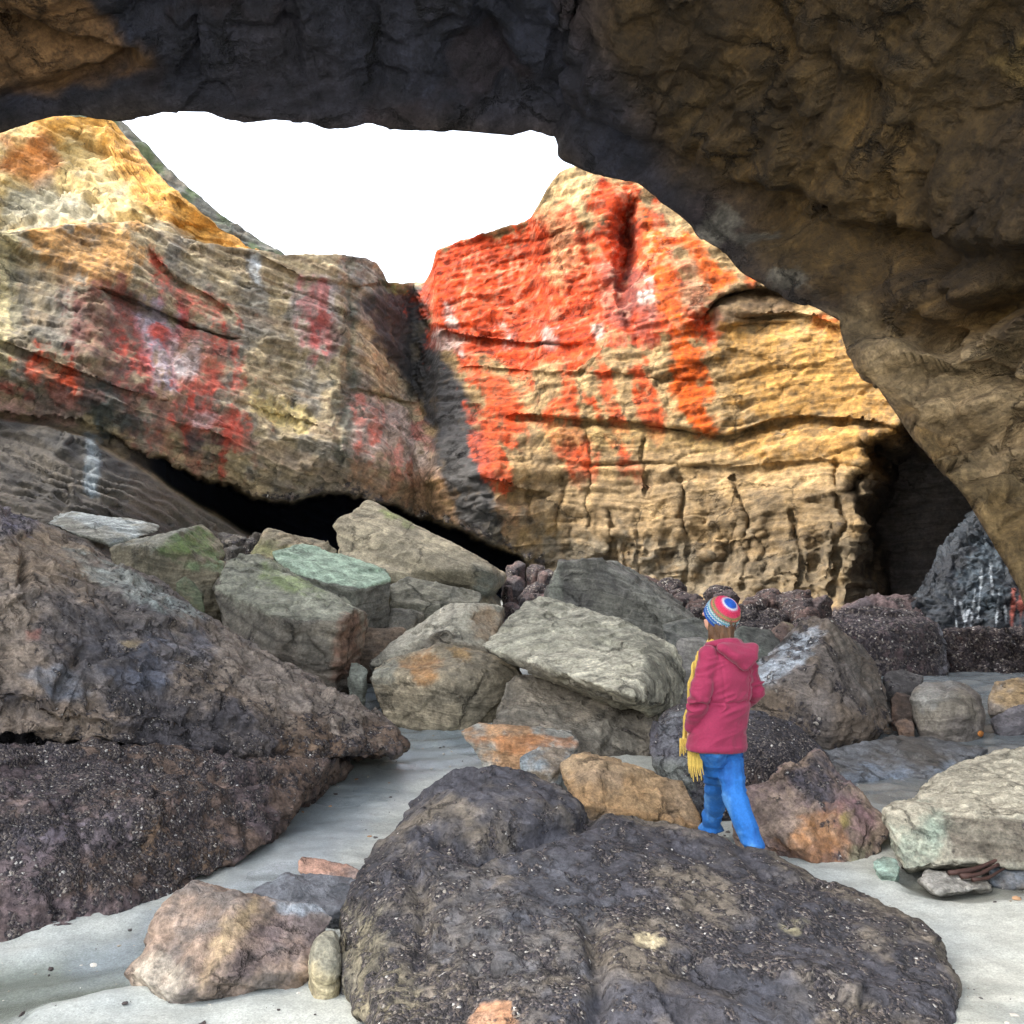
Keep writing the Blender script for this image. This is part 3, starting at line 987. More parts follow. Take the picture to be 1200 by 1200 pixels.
def upper_col(x, y, P, N):
    a, b_ = fbm(P * 0.6, 4, 72), fbm(P * 1.7, 4, 73)
    k = np.repeat(lin(196, 168, 110)[None], len(x), 0)
    k = mixc(k, lin(156, 148, 124), ss(-0.1, 0.5, a))
    rim_ = line_d(x, y, [(60, 140), (110, 142), (150, 190), (200, 240), (300, 300)]) - 10 * b_
    k = mixc(k, lin(204, 146, 58), (1 - ss(8, 34, rim_)) * 0.85)
    d = poly_sd(x, y, [(0, 160), (50, 165), (70, 200), (40, 215), (0, 190)]) + 12 * b_
    k = mixc(k, lin(206, 120, 50), ss(-12, 12, d) * 0.7)
    d = poly_sd(x, y, [(0, 215), (60, 215), (120, 250), (120, 262), (0, 270)]) + 12 * b_
    k = mixc(k, lin(150, 148, 130), ss(-12, 12, d) * 0.8)
    return k * np.clip(.78 + .35 * fbm(P * 6, 5, 76, .65) + .2 * (v1((P[:, 2] + .3 * P[:, 0]) * 6, 78) - .5), .2, 1.5)[:, None]


sheet('upper_cliff', [(-260, 60), (0, 152), (40, 141), (62, 137), (95, 136), (128, 139), (145, 158), (175, 194), (215, 232), (255, 265), (290, 287), (326, 299), (345, 310)],
      -260, 345, 2.4, 330, 130, lambda x, y, v: 30.0 - 0.022 * (y - 140) + 0.7 * np.sin(x * 0.02 + y * 0.03), 0.45, upper_col, M_FAR,
      label='golden upper slope of the pit wall above the bench at left')


def hill_col(x, y, P, N):
    a = fbm(P * 1.5, 4, 74)
    k = mixc(np.repeat(lin(92, 92, 84)[None], len(x), 0), lin(70, 82, 54), ss(-0.2, 0.4, a))
    return mixc(k, lin(120, 112, 98), ss(0.3, 0.7, fbm(P * 3, 3, 75)) * 0.6)


sheet('hillside', [(60, 125), (128, 134), (150, 147), (172, 170), (205, 205), (240, 236), (262, 253), (300, 277), (330, 297), (345, 312)],
      60, 345, 2.0, 330, 60, lambda x, y, v: 37.0 - 1.5 * v + 0 * x, 0.35, hill_col, M_FAR, label='dark scrubby slope behind the golden rim')

# ------------------------------------------------------------------ the cave roof and the arch leg
LIP = np.array([(-520, 900, 6.5), (-470, 700, 8.0), (-420, 520, 9.6), (-330, 340, 11.2), (-200, 222, 12.4), (-80, 172, 13), (0, 153, 13), (30, 146, 13), (62, 138, 13), (85, 136, 13), (110, 140, 13), (140, 140, 13), (190, 133, 13), (240, 134, 13),
                (285, 147, 13), (320, 143, 13), (360, 145, 13), (385, 153, 13), (430, 147, 13), (500, 153, 13), (560, 158, 13), (600, 162, 13), (622, 154, 13), (650, 160, 13), (657, 182, 12.9), (700, 200, 12.8),
                (745, 217, 12.7), (775, 240, 12.6), (800, 260, 12.5), (815, 275, 12.4), (850, 300, 12.2), (880, 325, 12), (920, 345, 11.8), (950, 360, 11.6), (980, 376, 11.4), (990, 400, 11.3), (1005, 425, 11.2), (1030, 462, 11),
                (1060, 505, 10.8), (1085, 535, 10.6), (1110, 562, 10.4), (1132, 588, 10.3), (1150, 620, 10.2), (1170, 652, 10.1), (1190, 688, 10), (1205, 740, 9.9), (1215, 800, 9.8), (1222, 900, 9.7)], float)
seg = np.concatenate([[0], np.cumsum(np.hypot(np.diff(LIP[:, 0]), np.diff(LIP[:, 1])))])
inner = (LIP[:, 0] > -90)
nseg = int(seg[-1] / 3.2)
tt = np.linspace(0, seg[-1], nseg)
lx_, ly_, lY = (np.interp(tt, seg, LIP[:, k]) for k in range(3))
L3 = Ug(lx_, ly_, lY).astype(float)
ctr = np.array([-1.2, 0, 1.2])
od = L3 - ctr
od[:, 1] = 0
od /= np.linalg.norm(od, axis=1, keepdims=True)
ker = np.hanning(121)
ker /= ker.sum()
od = np.stack([np.convolve(np.pad(od[:, k], 60, mode='edge'), ker, 'valid') for k in range(3)], 1)
od /= np.linalg.norm(od, axis=1, keepdims=True)
rightleg = ss(930, 1100, lx_)[:, None]


def ring(out, dy, lift=0.0):
    return L3 + od * out + np.array([0, dy, 0]) + np.array([0, 0, lift])


stations = [ring(9, 2.5), ring(3, 1.6), ring(0.7, 0.7), L3,
            ring(0.55, -0.35) + rightleg * od * 0.25, ring(1.1, -1.4) + rightleg * od * 0.35, ring(1.7, -3.2) + rightleg * od * 0.5, ring(2.2, -5.5) + rightleg * od * 0.8,
            ring(3.3, -8.5) + rightleg * od * 0.9, ring(4.6, -11.5) + rightleg * od]
cnt = [6, 10, 14, 26, 60, 90, 70, 40, 14]
rows = []
for a, b_, k in zip(stations[:-1], stations[1:], cnt):
    for j in range(k):
        rows.append(a + (b_ - a) * (j / k))
rows.append(stations[-1])
RF = np.array(rows)
for _ in range(6):
    RF[32:-1] = 0.25 * RF[31:-2] + 0.5 * RF[32:-1] + 0.25 * RF[33:]
RR, RC = RF.shape[:2]
Nr = grid_normals(RF)
mid = RF[60, RC // 2]
if np.dot(Nr[90, RC // 2], np.array([0, 4, 1.0]) - RF[90, RC // 2]) < 0:
    Nr = -Nr
P = RF.reshape(-1, 3).astype(f32)
N = Nr.reshape(-1, 3).astype(f32)
ri = np.repeat(np.arange(RR)[:, None], RC, 1).ravel()
lipd = np.clip(np.abs(ri - 30) / 45.0, 0, 1)
rx_, ry_ = PX(P)
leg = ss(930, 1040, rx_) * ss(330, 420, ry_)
lipd = np.maximum(lipd, leg * np.clip(np.abs(ri - 30) / 14.0, 0, 1))
lipf = (0.16 + 0.84 * lipd).astype(f32)
rx_, ry_ = PX(P)
bedr = P[:, 2] * 1.0 - 0.28 * P[:, 0] + 0.35 * P[:, 1] + 0.4 * fbm(P * 0.4, 3, 80)
sv = v1(bedr * 1.6, 81) * .5 + v1(bedr * 4.2, 82) * .3 + v1(bedr * 10, 83) * .2
dd = 0.34 * fbm(P * 0.55, 5, 84, 0.5) + 0.26 * (ss(.3, .7, sv) - .5) * (1 - 0.3 * leg) - 0.22 * ridge(P * 0.65, 2, 85) ** 3 + 0.07 * fbm(P * 3.6, 4, 86)
RS = np.stack([P[:, 0] + .3 * P[:, 1], P[:, 1] - .3 * P[:, 0], bedr], 1).astype(f32)
dd += (0.20 + .20 * leg) * facet(RS * np.array([0.45, 0.45, .8], f32) + .25 * fbm(P, 2, 93)[:, None], 8.0) + (0.06 + .10 * leg) * facet(RS * np.array([1.3, 1.3, 2.2], f32), 9.0) + (0.035 + .03 * leg) * facet(RS * np.array([3.4, 3.4, 6.], f32), 10.0)
dd -= leg * 0.30 * ridge(P * 1.3, 3, 88) ** 2
for gp, ga, gw in [([(965, 362), (1010, 374), (1090, 392), (1140, 372), (1240, 330)], .75, 20), ([(1050, 500), (1110, 510), (1180, 500), (1260, 470)], .45, 13), ([(1100, 590), (1160, 585), (1240, 600)], .4, 12), ([(1080, 395), (1150, 450), (1240, 470)], .35, 10),
                   ([(800, 252), (880, 262), (1000, 290), (1180, 310)], .5, 22), ([(760, 225), (850, 225), (960, 250)], .3, 14), ([(0, 30), (70, 50), (150, 62)], .4, 12), ([(0, 112), (60, 104), (150, 78)], .5, 10), ([(560, 40), (600, 90), (590, 140)], .25, 12)]:
    dd -= ga * np.exp(-(line_d(rx_ + 9 * fbm(P * 1.4, 3, 89), ry_ + 9 * fbm(P * 1.4, 3, 94), gp) / gw) ** 2)
P = P + N * (dd * lipf)[:, None]
a_, b_ = fbm(P * 0.5, 4, 90), fbm(P * 1.6, 4, 91)
ry_c = ry_ + 30 * b_
c = np.repeat(lin(118, 94, 58)[None], len(P), 0)
c = mixc(c, lin(146, 114, 66), ss(-0.2, 0.5, a_))
c = mixc(c, lin(84, 68, 52), ss(0.45, 0.7, sv) * 0.7)
# blue-grey band over the opening, glare and shade cast put into the colour
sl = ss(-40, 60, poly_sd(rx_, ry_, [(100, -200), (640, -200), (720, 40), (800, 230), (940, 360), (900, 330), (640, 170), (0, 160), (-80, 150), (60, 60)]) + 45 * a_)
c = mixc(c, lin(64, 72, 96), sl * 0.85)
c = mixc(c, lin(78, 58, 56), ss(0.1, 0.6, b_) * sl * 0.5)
# pale broken blocks upper left, light put into the colour; patches on the right
d = poly_sd(rx_, ry_, [(-300, -60), (100, -10), (165, 60), (120, 95), (40, 110), (-300, 120)]) + 20 * b_
c = mixc(c, lin(186, 140, 92), ss(-14, 14, d) * 0.9)
d = poly_sd(rx_, ry_, [(1140, 90), (1200, 40), (1300, 60), (1300, 150), (1180, 130)]) + 10 * b_
c = mixc(c, lin(176, 146, 88), ss(-10, 10, d) * 0.9)
d = poly_sd(rx_, ry_, [(960, 362), (1010, 372), (1100, 395), (1300, 400), (1300, 640), (1180, 600), (1060, 505), (990, 400)]) + 22 * b_
c = mixc(c, lin(172, 148, 112), ss(-20, 20, d) * 0.9)
d = poly_sd(rx_, ry_, [(1060, 510), (1180, 560), (1300, 560), (1300, 900), (1190, 900), (1130, 590)]) + 22 * b_
c = mixc(c, lin(120, 104, 74), ss(-20, 20, d) * 0.6)
for pl in ([(814, 270), (845, 242), (862, 258), (850, 280), (830, 292)], [(868, 268), (900, 268), (902, 280), (880, 282)], [(890, 312), (950, 325), (955, 340), (915, 335)], [(845, 268), (866, 272), (860, 282), (846, 278)]):  # small lip ledges catching the light, painted as pale patches
    d = poly_sd(rx_, ry_, pl) + 14 * fbm(P * 5, 5, 95, .65)
    c = mixc(c, lin(170, 162, 146), ss(-5, 5, d) * 0.7)
c = c * (0.40 + 0.50 * np.maximum(leg, 0))[:, None] * np.clip(1 + 0.35 * fbm(P * 5, 5, 92, .65), .3, 2)[:, None]  # roof shade put into the colour, lit leg kept brighter
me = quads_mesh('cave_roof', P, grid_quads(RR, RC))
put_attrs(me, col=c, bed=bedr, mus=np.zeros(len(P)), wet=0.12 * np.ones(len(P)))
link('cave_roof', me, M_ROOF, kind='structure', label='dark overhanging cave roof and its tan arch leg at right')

# loose grit: shell bits and pebbles strewn on the sand, too many to count
gr = np.random.default_rng(4)
gb = bmesh.new()
bmesh.ops.create_icosphere(gb, subdivisions=1, radius=1)
gv = np.array([v.co[:] for v in gb.verts])
gf = np.array([[v.index for v in f.verts] for f in gb.faces])
gb.free()
nG = 5200
gxx = gr.uniform(-3.6, 4.2, nG)
gyy = 2.9 + 8.5 * gr.random(nG) ** 1.6
dens = fbm(np.stack([gxx * 1.3, gyy * 1.3, 0 * gxx], 1), 3, 99)
kp = dens > gr.uniform(-0.5, 0.7, nG)
gxx, gyy = gxx[kp], gyy[kp]
gs = 0.003 + 0.014 * gr.random(len(gxx)) ** 4
V_, F_, C_ = [], [], []
pal = [lin(150, 140, 124), lin(96, 92, 90), lin(206, 200, 188), lin(70, 62, 60), lin(178, 140, 104)]
gp_ = np.stack([gxx, gyy, ground_z(gxx, gyy)], 1).astype(f32)
gz_ = gp_[:, 2] + 0.022 * fbm(gp_ * 1.7, 3, 5) + 0.006 * fbm(gp_ * 9, 3, 6) + 0.006 * fbm(np.stack([gxx * 9 + gyy * 2.5, gyy * 1.2, 0 * gxx], 1), 3, 8)
for i in range(len(gxx)):
    sc_ = gs[i] * gr.uniform(.6, 1.4, 3) * np.array([1, 1, .6])
    V_.append(gv * sc_ * (1 + .25 * gr.standard_normal((len(gv), 1))) + np.array([gxx[i], gyy[i], gz_[i] + .002]))
    F_.append(gf + len(gv) * i)
    C_.append(np.repeat(pal[gr.integers(0, 5)][None], len(gv), 0))
V_, F_, C_ = np.concatenate(V_), np.concatenate(F_), np.concatenate(C_)
me = bpy.data.meshes.new('pebbles')
me.from_pydata(V_.tolist(), [], F_.tolist())
put_attrs(me, col=C_)
link('pebbles', me, simple_mat('grit', (1, 1, 1), 0.8, 200, .2, .1, col_attr=True), kind='stuff', label='shell bits and small pebbles strewn over the sand', category='pebbles')

# ================================================================== BOULDERS (front to back)
SLAB = dict(c1=lin(150, 146, 130), c2=lin(126, 122, 110))
boulder('boulder', 'huge dark barnacled boulder bulging up in the front centre of the sand',
        [([(457, 968, .2), (472, 945, .35), (500, 942, .45), (560, 940, .5), (640, 955, .5), (700, 956, .45), (800, 966, .5), (880, 992, .5), (960, 1030, .35), (1040, 1065, .1), (1090, 1085, -.15), (1125, 1150, -.55), (1122, 1200, -.9),
           (1110, 1270, -1.4), (440, 1270, -1.5), (405, 1180, -.75), (398, 1150, -.6), (400, 1060, -.1), (425, 1000, .1), (700, 1050, -.2), (520, 1010, -.25), (500, 1160, -1.0), (760, 1150, -1.05), (960, 1140, -.85)], 1.1, .85),
         ([(460, 960, .5), (500, 928, .5), (522, 907, .6), (560, 897, .65), (620, 901, .65), (662, 920, .6), (684, 945, .45), (640, 962, .2), (560, 955, .15), (500, 950, .2)], .7, .8),
         ([(398, 1160, -.55), (396, 1080, -.2), (420, 1005, .05), (470, 975, .1), (540, 1040, -.3), (520, 1200, -1.0), (430, 1210, -.95)], .6, .8)],
        4.75, round_=0.06, smooth=3, amp=0.040, freq=1.6, crack=0.8, sa=0.02, sf=9, bn=(0.25, -0.1, 1), step=0.5, fac=.8, ffreq=1.7,
        c1=lin(118, 109, 97), c2=lin(76, 75, 80), mus=0.40, cf=2.2, wet=0.03, grooves=[([(520, 985), (560, 1000), (600, 990), (690, 962)], .12, 11), ([(690, 1070), (705, 1130), (700, 1230)], .06, 13), ([(800, 1000), (870, 1030), (960, 1040)], .03, 12), ([(470, 1000), (500, 1060), (490, 1110)], .05, 12), ([(560, 1130), (640, 1125), (690, 1140)], .03, 8)],
        stains=[([(640, 1010), (560, 1010), (500, 1100), (560, 1180), (680, 1150), (720, 1060)], lin(88, 89, 94), 40, 0.8, 0.36),
                ([(395, 1080), (440, 1080), (500, 1160), (480, 1230), (400, 1200)], lin(158, 148, 118), 26, 0.6, 0.35),
                ([(555, 1178), (600, 1172), (606, 1230), (556, 1230)], lin(214, 160, 120), 8, 0.95, 0.0),
                ([(740, 1090), (780, 1100), (770, 1118), (735, 1108)], lin(190, 176, 140), 7, 0.85, 0.1),
                ([(690, 1130), (730, 1135), (740, 1230), (690, 1230)], lin(86, 86, 92), 20, 0.6, 0.3),
                ([(910, 1080), (945, 1085), (940, 1100), (915, 1096)], lin(186, 176, 140), 9, 0.8, 0.15),
                ([(850, 1150), (960, 1160), (960, 1230), (850, 1230)], lin(84, 86, 94), 20, 0.7, 0.25)])

boulder('boulder', 'long dark rock sloping down from the left edge above a black crevice',
        [([(-160, 560, 1.2), (0, 590, 1.3), (60, 612, 1.5), (130, 655, 1.7), (220, 705, 1.9), (280, 745, 2.0), (350, 790, 2.0), (400, 815, 2.0), (440, 835, 1.9), (480, 868, 1.7), (478, 885, 1.4), (420, 893, 1.0),
           (330, 903, .6), (250, 897, .2), (130, 880, -.3), (0, 862, -.8), (-160, 850, -1.2), (-160, 700, -.5), (0, 690, -.2), (150, 740, .3), (90, 800, -.25), (300, 800, 1.0)], 2.6, .8),
         ([(-160, 780, .6), (0, 800, .6), (150, 820, 1.0), (330, 850, 1.7), (420, 870, 2.0), (400, 900, 2.0), (300, 930, 1.5), (100, 930, .7), (-160, 930, .2)], 1.5, .8)],
        6.6, ground=False, round_=0.09, smooth=3, amp=0.07, freq=1.1, crack=0.7, sa=0.05, sf=8, bn=(0.30, 0.1, 1), step=0.5,
        c1=lin(134, 119, 104), c2=lin(82, 78, 80), mus=0.25, cf=1.5, wet=0.05, grooves=[([(-100, 862), (0, 866), (130, 884), (250, 902), (330, 908), (420, 896)], .16, 9), ([(30, 640), (28, 690)], .10, 5), ([(100, 760), (80, 800), (70, 820)], .07, 6), ([(110, 800), (112, 835)], .05, 5), ([(150, 840), (280, 850), (420, 850)], .04, 7)],
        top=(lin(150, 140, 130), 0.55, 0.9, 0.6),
        stains=[([(20, 690), (140, 680), (200, 720), (170, 800), (60, 790), (20, 750)], lin(74, 74, 80), 24, 0.75, 0.35),
                ([(150, 760), (240, 735), (250, 770), (180, 800), (130, 790)], lin(98, 102, 114), 16, 0.7, 0.1),
                ([(0, 600), (60, 620), (160, 680), (140, 690), (0, 690)], lin(156, 136, 112), 26, 0.7, 0.1),
                ([(0, 600), (40, 590), (40, 620), (0, 630)], lin(120, 116, 132), 10, 0.8, 0.6),
                ([(80, 650), (140, 660), (230, 715), (200, 712), (110, 680)], lin(168, 178, 172), 12, 0.7, 0.3),
                ([(28, 738), (50, 735), (46, 750), (30, 752)], lin(170, 104, 88), 5, 0.5, 0.0),
                ([(20, 790), (70, 780), (110, 815), (60, 820)], lin(140, 150, 162), 12, 0.4, 0.1),
                ([(140, 750), (165, 752), (160, 762), (142, 760)], lin(176, 154, 110), 5, 0.5, 0.0),
                ([(300, 840), (480, 850), (480, 890), (330, 905)], lin(110, 84, 62), 22, 0.7, 0.55)])

boulder('boulder', 'low mussel-crusted rock shelf running into the sand below the black crevice',
        [([(-200, 862, -.6), (0, 872, -.3), (130, 890, .1), (250, 908, .5), (330, 915, .9), (400, 905, 1.5), (440, 892, 1.9), (420, 905, 1.6), (345, 945, .9), (300, 965, .6), (296, 985, .3), (250, 1010, .0), (200, 1050, -.6),
           (130, 1085, -1.0), (0, 1120, -1.3), (-200, 1150, -1.6), (-200, 950, -1.1), (0, 960, -.9), (180, 950, -.3)], 2.0, .75)],
        6.0, round_=0.08, smooth=4, amp=0.05, freq=1.3, crack=0.5, sa=0.05, sf=9, bn=(0.15, 0.1, 1), step=0.5,
        c1=lin(112, 94, 82), c2=lin(108, 95, 96), mus=0.44, cf=1.6, wet=0.08, grooves=[([(-100, 868), (0, 872), (130, 888), (250, 905), (330, 912)], .1, 8)],
        stains=[([(60, 990), (200, 960), (290, 970), (200, 1050), (60, 1060)], lin(120, 96, 70), 26, 0.7, 0.7),
                ([(0, 950), (150, 950), (140, 1000), (0, 1010)], lin(116, 112, 124), 22, 0.6, 0.45),
                ([(-100, 1060), (130, 1045), (200, 1040), (120, 1090), (-100, 1140)], lin(106, 92, 92), 18, 0.85, 0.35, 0.3)])

boulder('rock', 'striped pink and cream rock in the wet sand at the lower left',
        [([(150, 1154, -.05), (175, 1105, 0), (185, 1074, .1), (224, 1042, .3), (266, 1039, .35), (315, 1050, .3), (375, 1062, .35), (392, 1074, .3), (372, 1105, .1), (360, 1144, 0), (294, 1146, -.1), (231, 1165, -.22), (196, 1163, -.2),
           (283, 1062, .12), (262, 1110, -.1), (240, 1150, -.25)], .5, .7)],
        4.25, round_=0.025, amp=0.022, freq=3.0, sa=0.03, sf=22, bn=(0.7, -0.4, 0.75), warp=0.02, c1=lin(162, 140, 122), c2=lin(130, 120, 112), cf=3.0, wet=0.15,
        stains=[([(275, 1062), (300, 1050), (310, 1070), (260, 1130), (235, 1160), (245, 1120)], lin(188, 164, 124), 8, 0.65),
                ([(300, 1075), (380, 1070), (380, 1100), (290, 1148), (250, 1160)], lin(110, 96, 96), 12, 0.75, 0.2),
                ([(160, 1130), (190, 1110), (225, 1150), (200, 1165), (155, 1160)], lin(200, 190, 170), 10, 0.6),
                ([(315, 1045), (390, 1055), (392, 1072), (330, 1066)], lin(170, 180, 188), 8, 0.8, 0, 0.5)])

boulder('rock', 'small tan stone wedged against the left foot of the barnacled boulder',
        [([(360, 1120, 0), (366, 1095, .04), (380, 1084, .08), (398, 1082, .1), (404, 1140, 0), (385, 1146, -.05), (362, 1146, -.04)], .25, .7)],
        4.12, planar=0, round_=0.05, amp=0.014, freq=4, sa=0.01, sf=25, c1=lin(176, 164, 132), c2=lin(150, 146, 128), cf=4)
boulder('rock', 'thin pinkish stone plate half buried in the sand left of the barnacled boulder',
        [([(350, 1012, 0), (352, 1004, .05), (395, 1012, .05), (420, 1020, .0), (420, 1032, -.05), (372, 1028, -.1), (352, 1022, -.05)], .2, .7)],
        5.75, round_=0.015, amp=0.01, freq=4, sa=0.006, sf=25, c1=lin(184, 146, 126), c2=lin(160, 140, 130), cf=4)
boulder('rock', 'low wet grey rock lying flat in the runnel above the striped rock',
        [([(300, 1046, 0), (330, 1030, .15), (390, 1028, .2), (420, 1040, .15), (420, 1066, -.05), (380, 1068, -.1), (330, 1060, -.05)], .3, .8)],
        4.95, round_=0.03, amp=0.02, freq=3, sa=0.01, sf=18, c1=lin(150, 158, 164), c2=lin(124, 126, 130), cf=3, wet=0.7)

# ---- right-hand group round the walker
boulder('boulder', 'rust and purple wedge-shaped boulder just right of the person in blue jeans',
        [([(862, 940, .1), (895, 915, .15), (923, 900, .25), (958, 886, .35), (968, 890, .3), (987, 914, .2), (1025, 943, .1), (1042, 967, 0), (1034, 1000, -.1), (1009, 1024, -.2), (975, 1020, -.25), (894, 1000, -.1), (862, 975, 0),
           (955, 930, -.1), (940, 985, -.28)], .7, .7)],
        6.35, round_=0.04, amp=0.035, freq=2.2, sa=0.025, sf=13, bn=(0.55, -0.2, 0.8), c1=lin(156, 136, 118), c2=lin(134, 116, 112), cf=2.4, mus=0.16,
        stains=[([(925, 905), (960, 885), (985, 915), (975, 950), (945, 945)], lin(84, 84, 94), 12, 0.85, 0.5),
                ([(945, 950), (985, 950), (1000, 990), (975, 1020), (900, 1000), (925, 975)], lin(178, 124, 74), 18, 0.75, 0.12),
                ([(985, 935), (1030, 950), (1040, 970), (1010, 1000), (985, 970)], lin(134, 104, 108), 12, 0.8, 0.2),
                ([(1000, 990), (1030, 985), (1012, 1022), (992, 1018)], lin(150, 150, 118), 7, 0.8, 0),
                ([(985, 955), (1000, 950), (998, 970), (988, 972)], lin(170, 164, 60), 5, 0.5, 0)])
boulder('boulder', 'broad pale grey slab with a flat front edge at the right edge of the sand',
        [([(1037, 952, .1), (1060, 938, .35), (1089, 917, .8), (1124, 894, 1.3), (1200, 874, 1.8), (1420, 850, 2.2), (1420, 965, .0), (1200, 953, -.05), (1107, 955, .0), (1420, 1005, -.1), (1200, 1003, -.12), (1112, 1011, -.1), (1062, 1021, -.12), (1050, 1003, 0), (1041, 968, .05)], 1.1, .85)],
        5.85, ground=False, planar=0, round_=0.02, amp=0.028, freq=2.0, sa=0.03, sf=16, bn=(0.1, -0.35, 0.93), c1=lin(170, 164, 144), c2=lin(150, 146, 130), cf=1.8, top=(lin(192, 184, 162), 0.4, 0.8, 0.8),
        stains=[([(1040, 965), (1100, 958), (1110, 1010), (1062, 1022), (1048, 1000)], lin(140, 158, 142), 16, 0.75), ([(1110, 960), (1300, 960), (1300, 1003), (1115, 1008)], lin(106, 98, 86), 6, 0.95, 0.2)])  # front face darkened, its shade put into the colour
boulder('rock', 'small pale green stone tucked under the left end of the broad grey slab',
        [([(1022, 1010, .1), (1035, 1003, .15), (1050, 1006, .1), (1056, 1016, 0), (1050, 1027, -.05), (1030, 1026, -.03)], .2, .8)], 5.72, round_=0.02, amp=0.012, freq=4, c1=lin(140, 160, 146), c2=lin(120, 130, 116), cf=4)
boulder('rock', 'pale wrinkled flat stone in the wet hollow below the broad grey slab',
        [([(1078, 1030, 0), (1084, 1022, .1), (1110, 1022, .15), (1150, 1028, .1), (1160, 1038, 0), (1130, 1046, -.08), (1095, 1044, -.08)], .25, .8)], 5.55, round_=0.015, amp=0.02, freq=4, sa=0.02, sf=30, c1=lin(170, 166, 156), c2=lin(120, 116, 106), cf=5, wet=0.3)
boulder('rock', 'dark blue-grey stone under the slab at the right picture edge',
        [([(1160, 1012, .1), (1190, 1003, .15), (1240, 1003, .1), (1250, 1032, 0), (1200, 1042, -.05), (1165, 1036, -.03)], .3, .8)], 5.7, round_=0.03, amp=0.02, freq=3, c1=lin(92, 98, 104), c2=lin(110, 104, 96), cf=3, mus=.2)
boulder('rock', 'wet grey rock platform lying flat between the pyramid boulder and the broad slab',
        [([(940, 890, .4), (985, 876, .8), (1040, 868, 1.3), (1100, 866, 1.5), (1158, 878, 1.2), (1110, 905, .5), (1060, 935, -.1), (1020, 948, -.5), (985, 930, -.2)], .5, .9)],
        7.8, round_=0.03, amp=0.03, freq=1.8, sa=0.02, sf=14, c1=lin(112, 108, 102), c2=lin(138, 140, 142), cf=2, wet=0.6,
        stains=[([(985, 905), (1060, 900), (1060, 935), (1020, 948), (985, 925)], lin(160, 174, 190), 12, 0.7, 0, 0.7), ([(1085, 896), (1115, 896), (1110, 908), (1085, 908)], lin(176, 190, 204), 6, 0.7, 0, 0.8)])
boulder('boulder', 'dark rounded barnacled boulder directly behind the person\'s legs',
        [([(762, 862, .15), (766, 848, .25), (778, 834, .35), (802, 830, .4), (850, 828, .45), (893, 832, .45), (930, 842, .4), (962, 866, .3), (984, 900, .15), (988, 930, 0), (930, 960, -.25), (850, 960, -.35), (790, 950, -.3), (765, 910, -.1), (840, 870, -.2), (920, 880, -.15)], 1.0, .75)],
        7.3, round_=0.07, planar=0.3, smooth=4, amp=0.035, freq=2, sa=0.015, sf=8, c1=lin(100, 98, 98), c2=lin(84, 82, 88), cf=2, mus=0.55,
        stains=[([(760, 890), (800, 890), (830, 960), (760, 960)], lin(120, 124, 116), 14, 0.85, 0.05), ([(760, 840), (800, 835), (800, 890), (765, 880)], lin(140, 142, 144), 14, 0.6, 0.3), ([(860, 900), (930, 905), (900, 950), (850, 940)], lin(130, 106, 84), 14, 0.5, 0.3)])
boulder('boulder', 'orange-brown flat slab just left of the person\'s legs',
        [([(655, 905, .05), (660, 890, .2), (684, 881, .35), (725, 891, .3), (770, 903, .25), (800, 913, .2), (810, 935, .1), (821, 958, 0), (815, 967, -.05), (760, 955, -.15), (688, 940, -.2), (665, 920, -.05), (700, 900, 0)], .5, .8)],
        6.75, round_=0.025, amp=0.022, freq=2.5, sa=0.02, sf=22, bn=(0.25, -0.2, 1), c1=lin(172, 138, 98), c2=lin(150, 128, 104), cf=3, top=(lin(184, 158, 122), .5, .9, .6))
boulder('rock', 'small blue-grey wedge stone at the left end of the orange-brown slab',
        [([(610, 892, 0), (620, 882, .1), (636, 876, .2), (670, 880, .2), (664, 893, .05), (652, 906, -.05), (630, 902, -.05)], .35, .8)], 7.55, round_=0.02, amp=0.015, freq=3, sa=.012, sf=25, c1=lin(150, 158, 160), c2=lin(150, 136, 118), cf=5)
boulder('rock', 'thin orange and blue-grey stone plate at the edge of the sand channel',
        [([(541, 856, .05), (560, 850, .15), (625, 853, .2), (670, 855, .2), (678, 867, .05), (674, 880, 0), (634, 872, -.05), (608, 888, -.1), (575, 874, -.05)], .5, .8)], 8.3, round_=0.02, amp=0.018, freq=2.5, sa=.02, sf=22, c1=lin(190, 150, 112), c2=lin(160, 158, 148), cf=4,
        stains=[([(545, 865), (600, 862), (660, 862), (676, 875), (610, 888)], lin(196, 132, 84), 8, 0.7)])

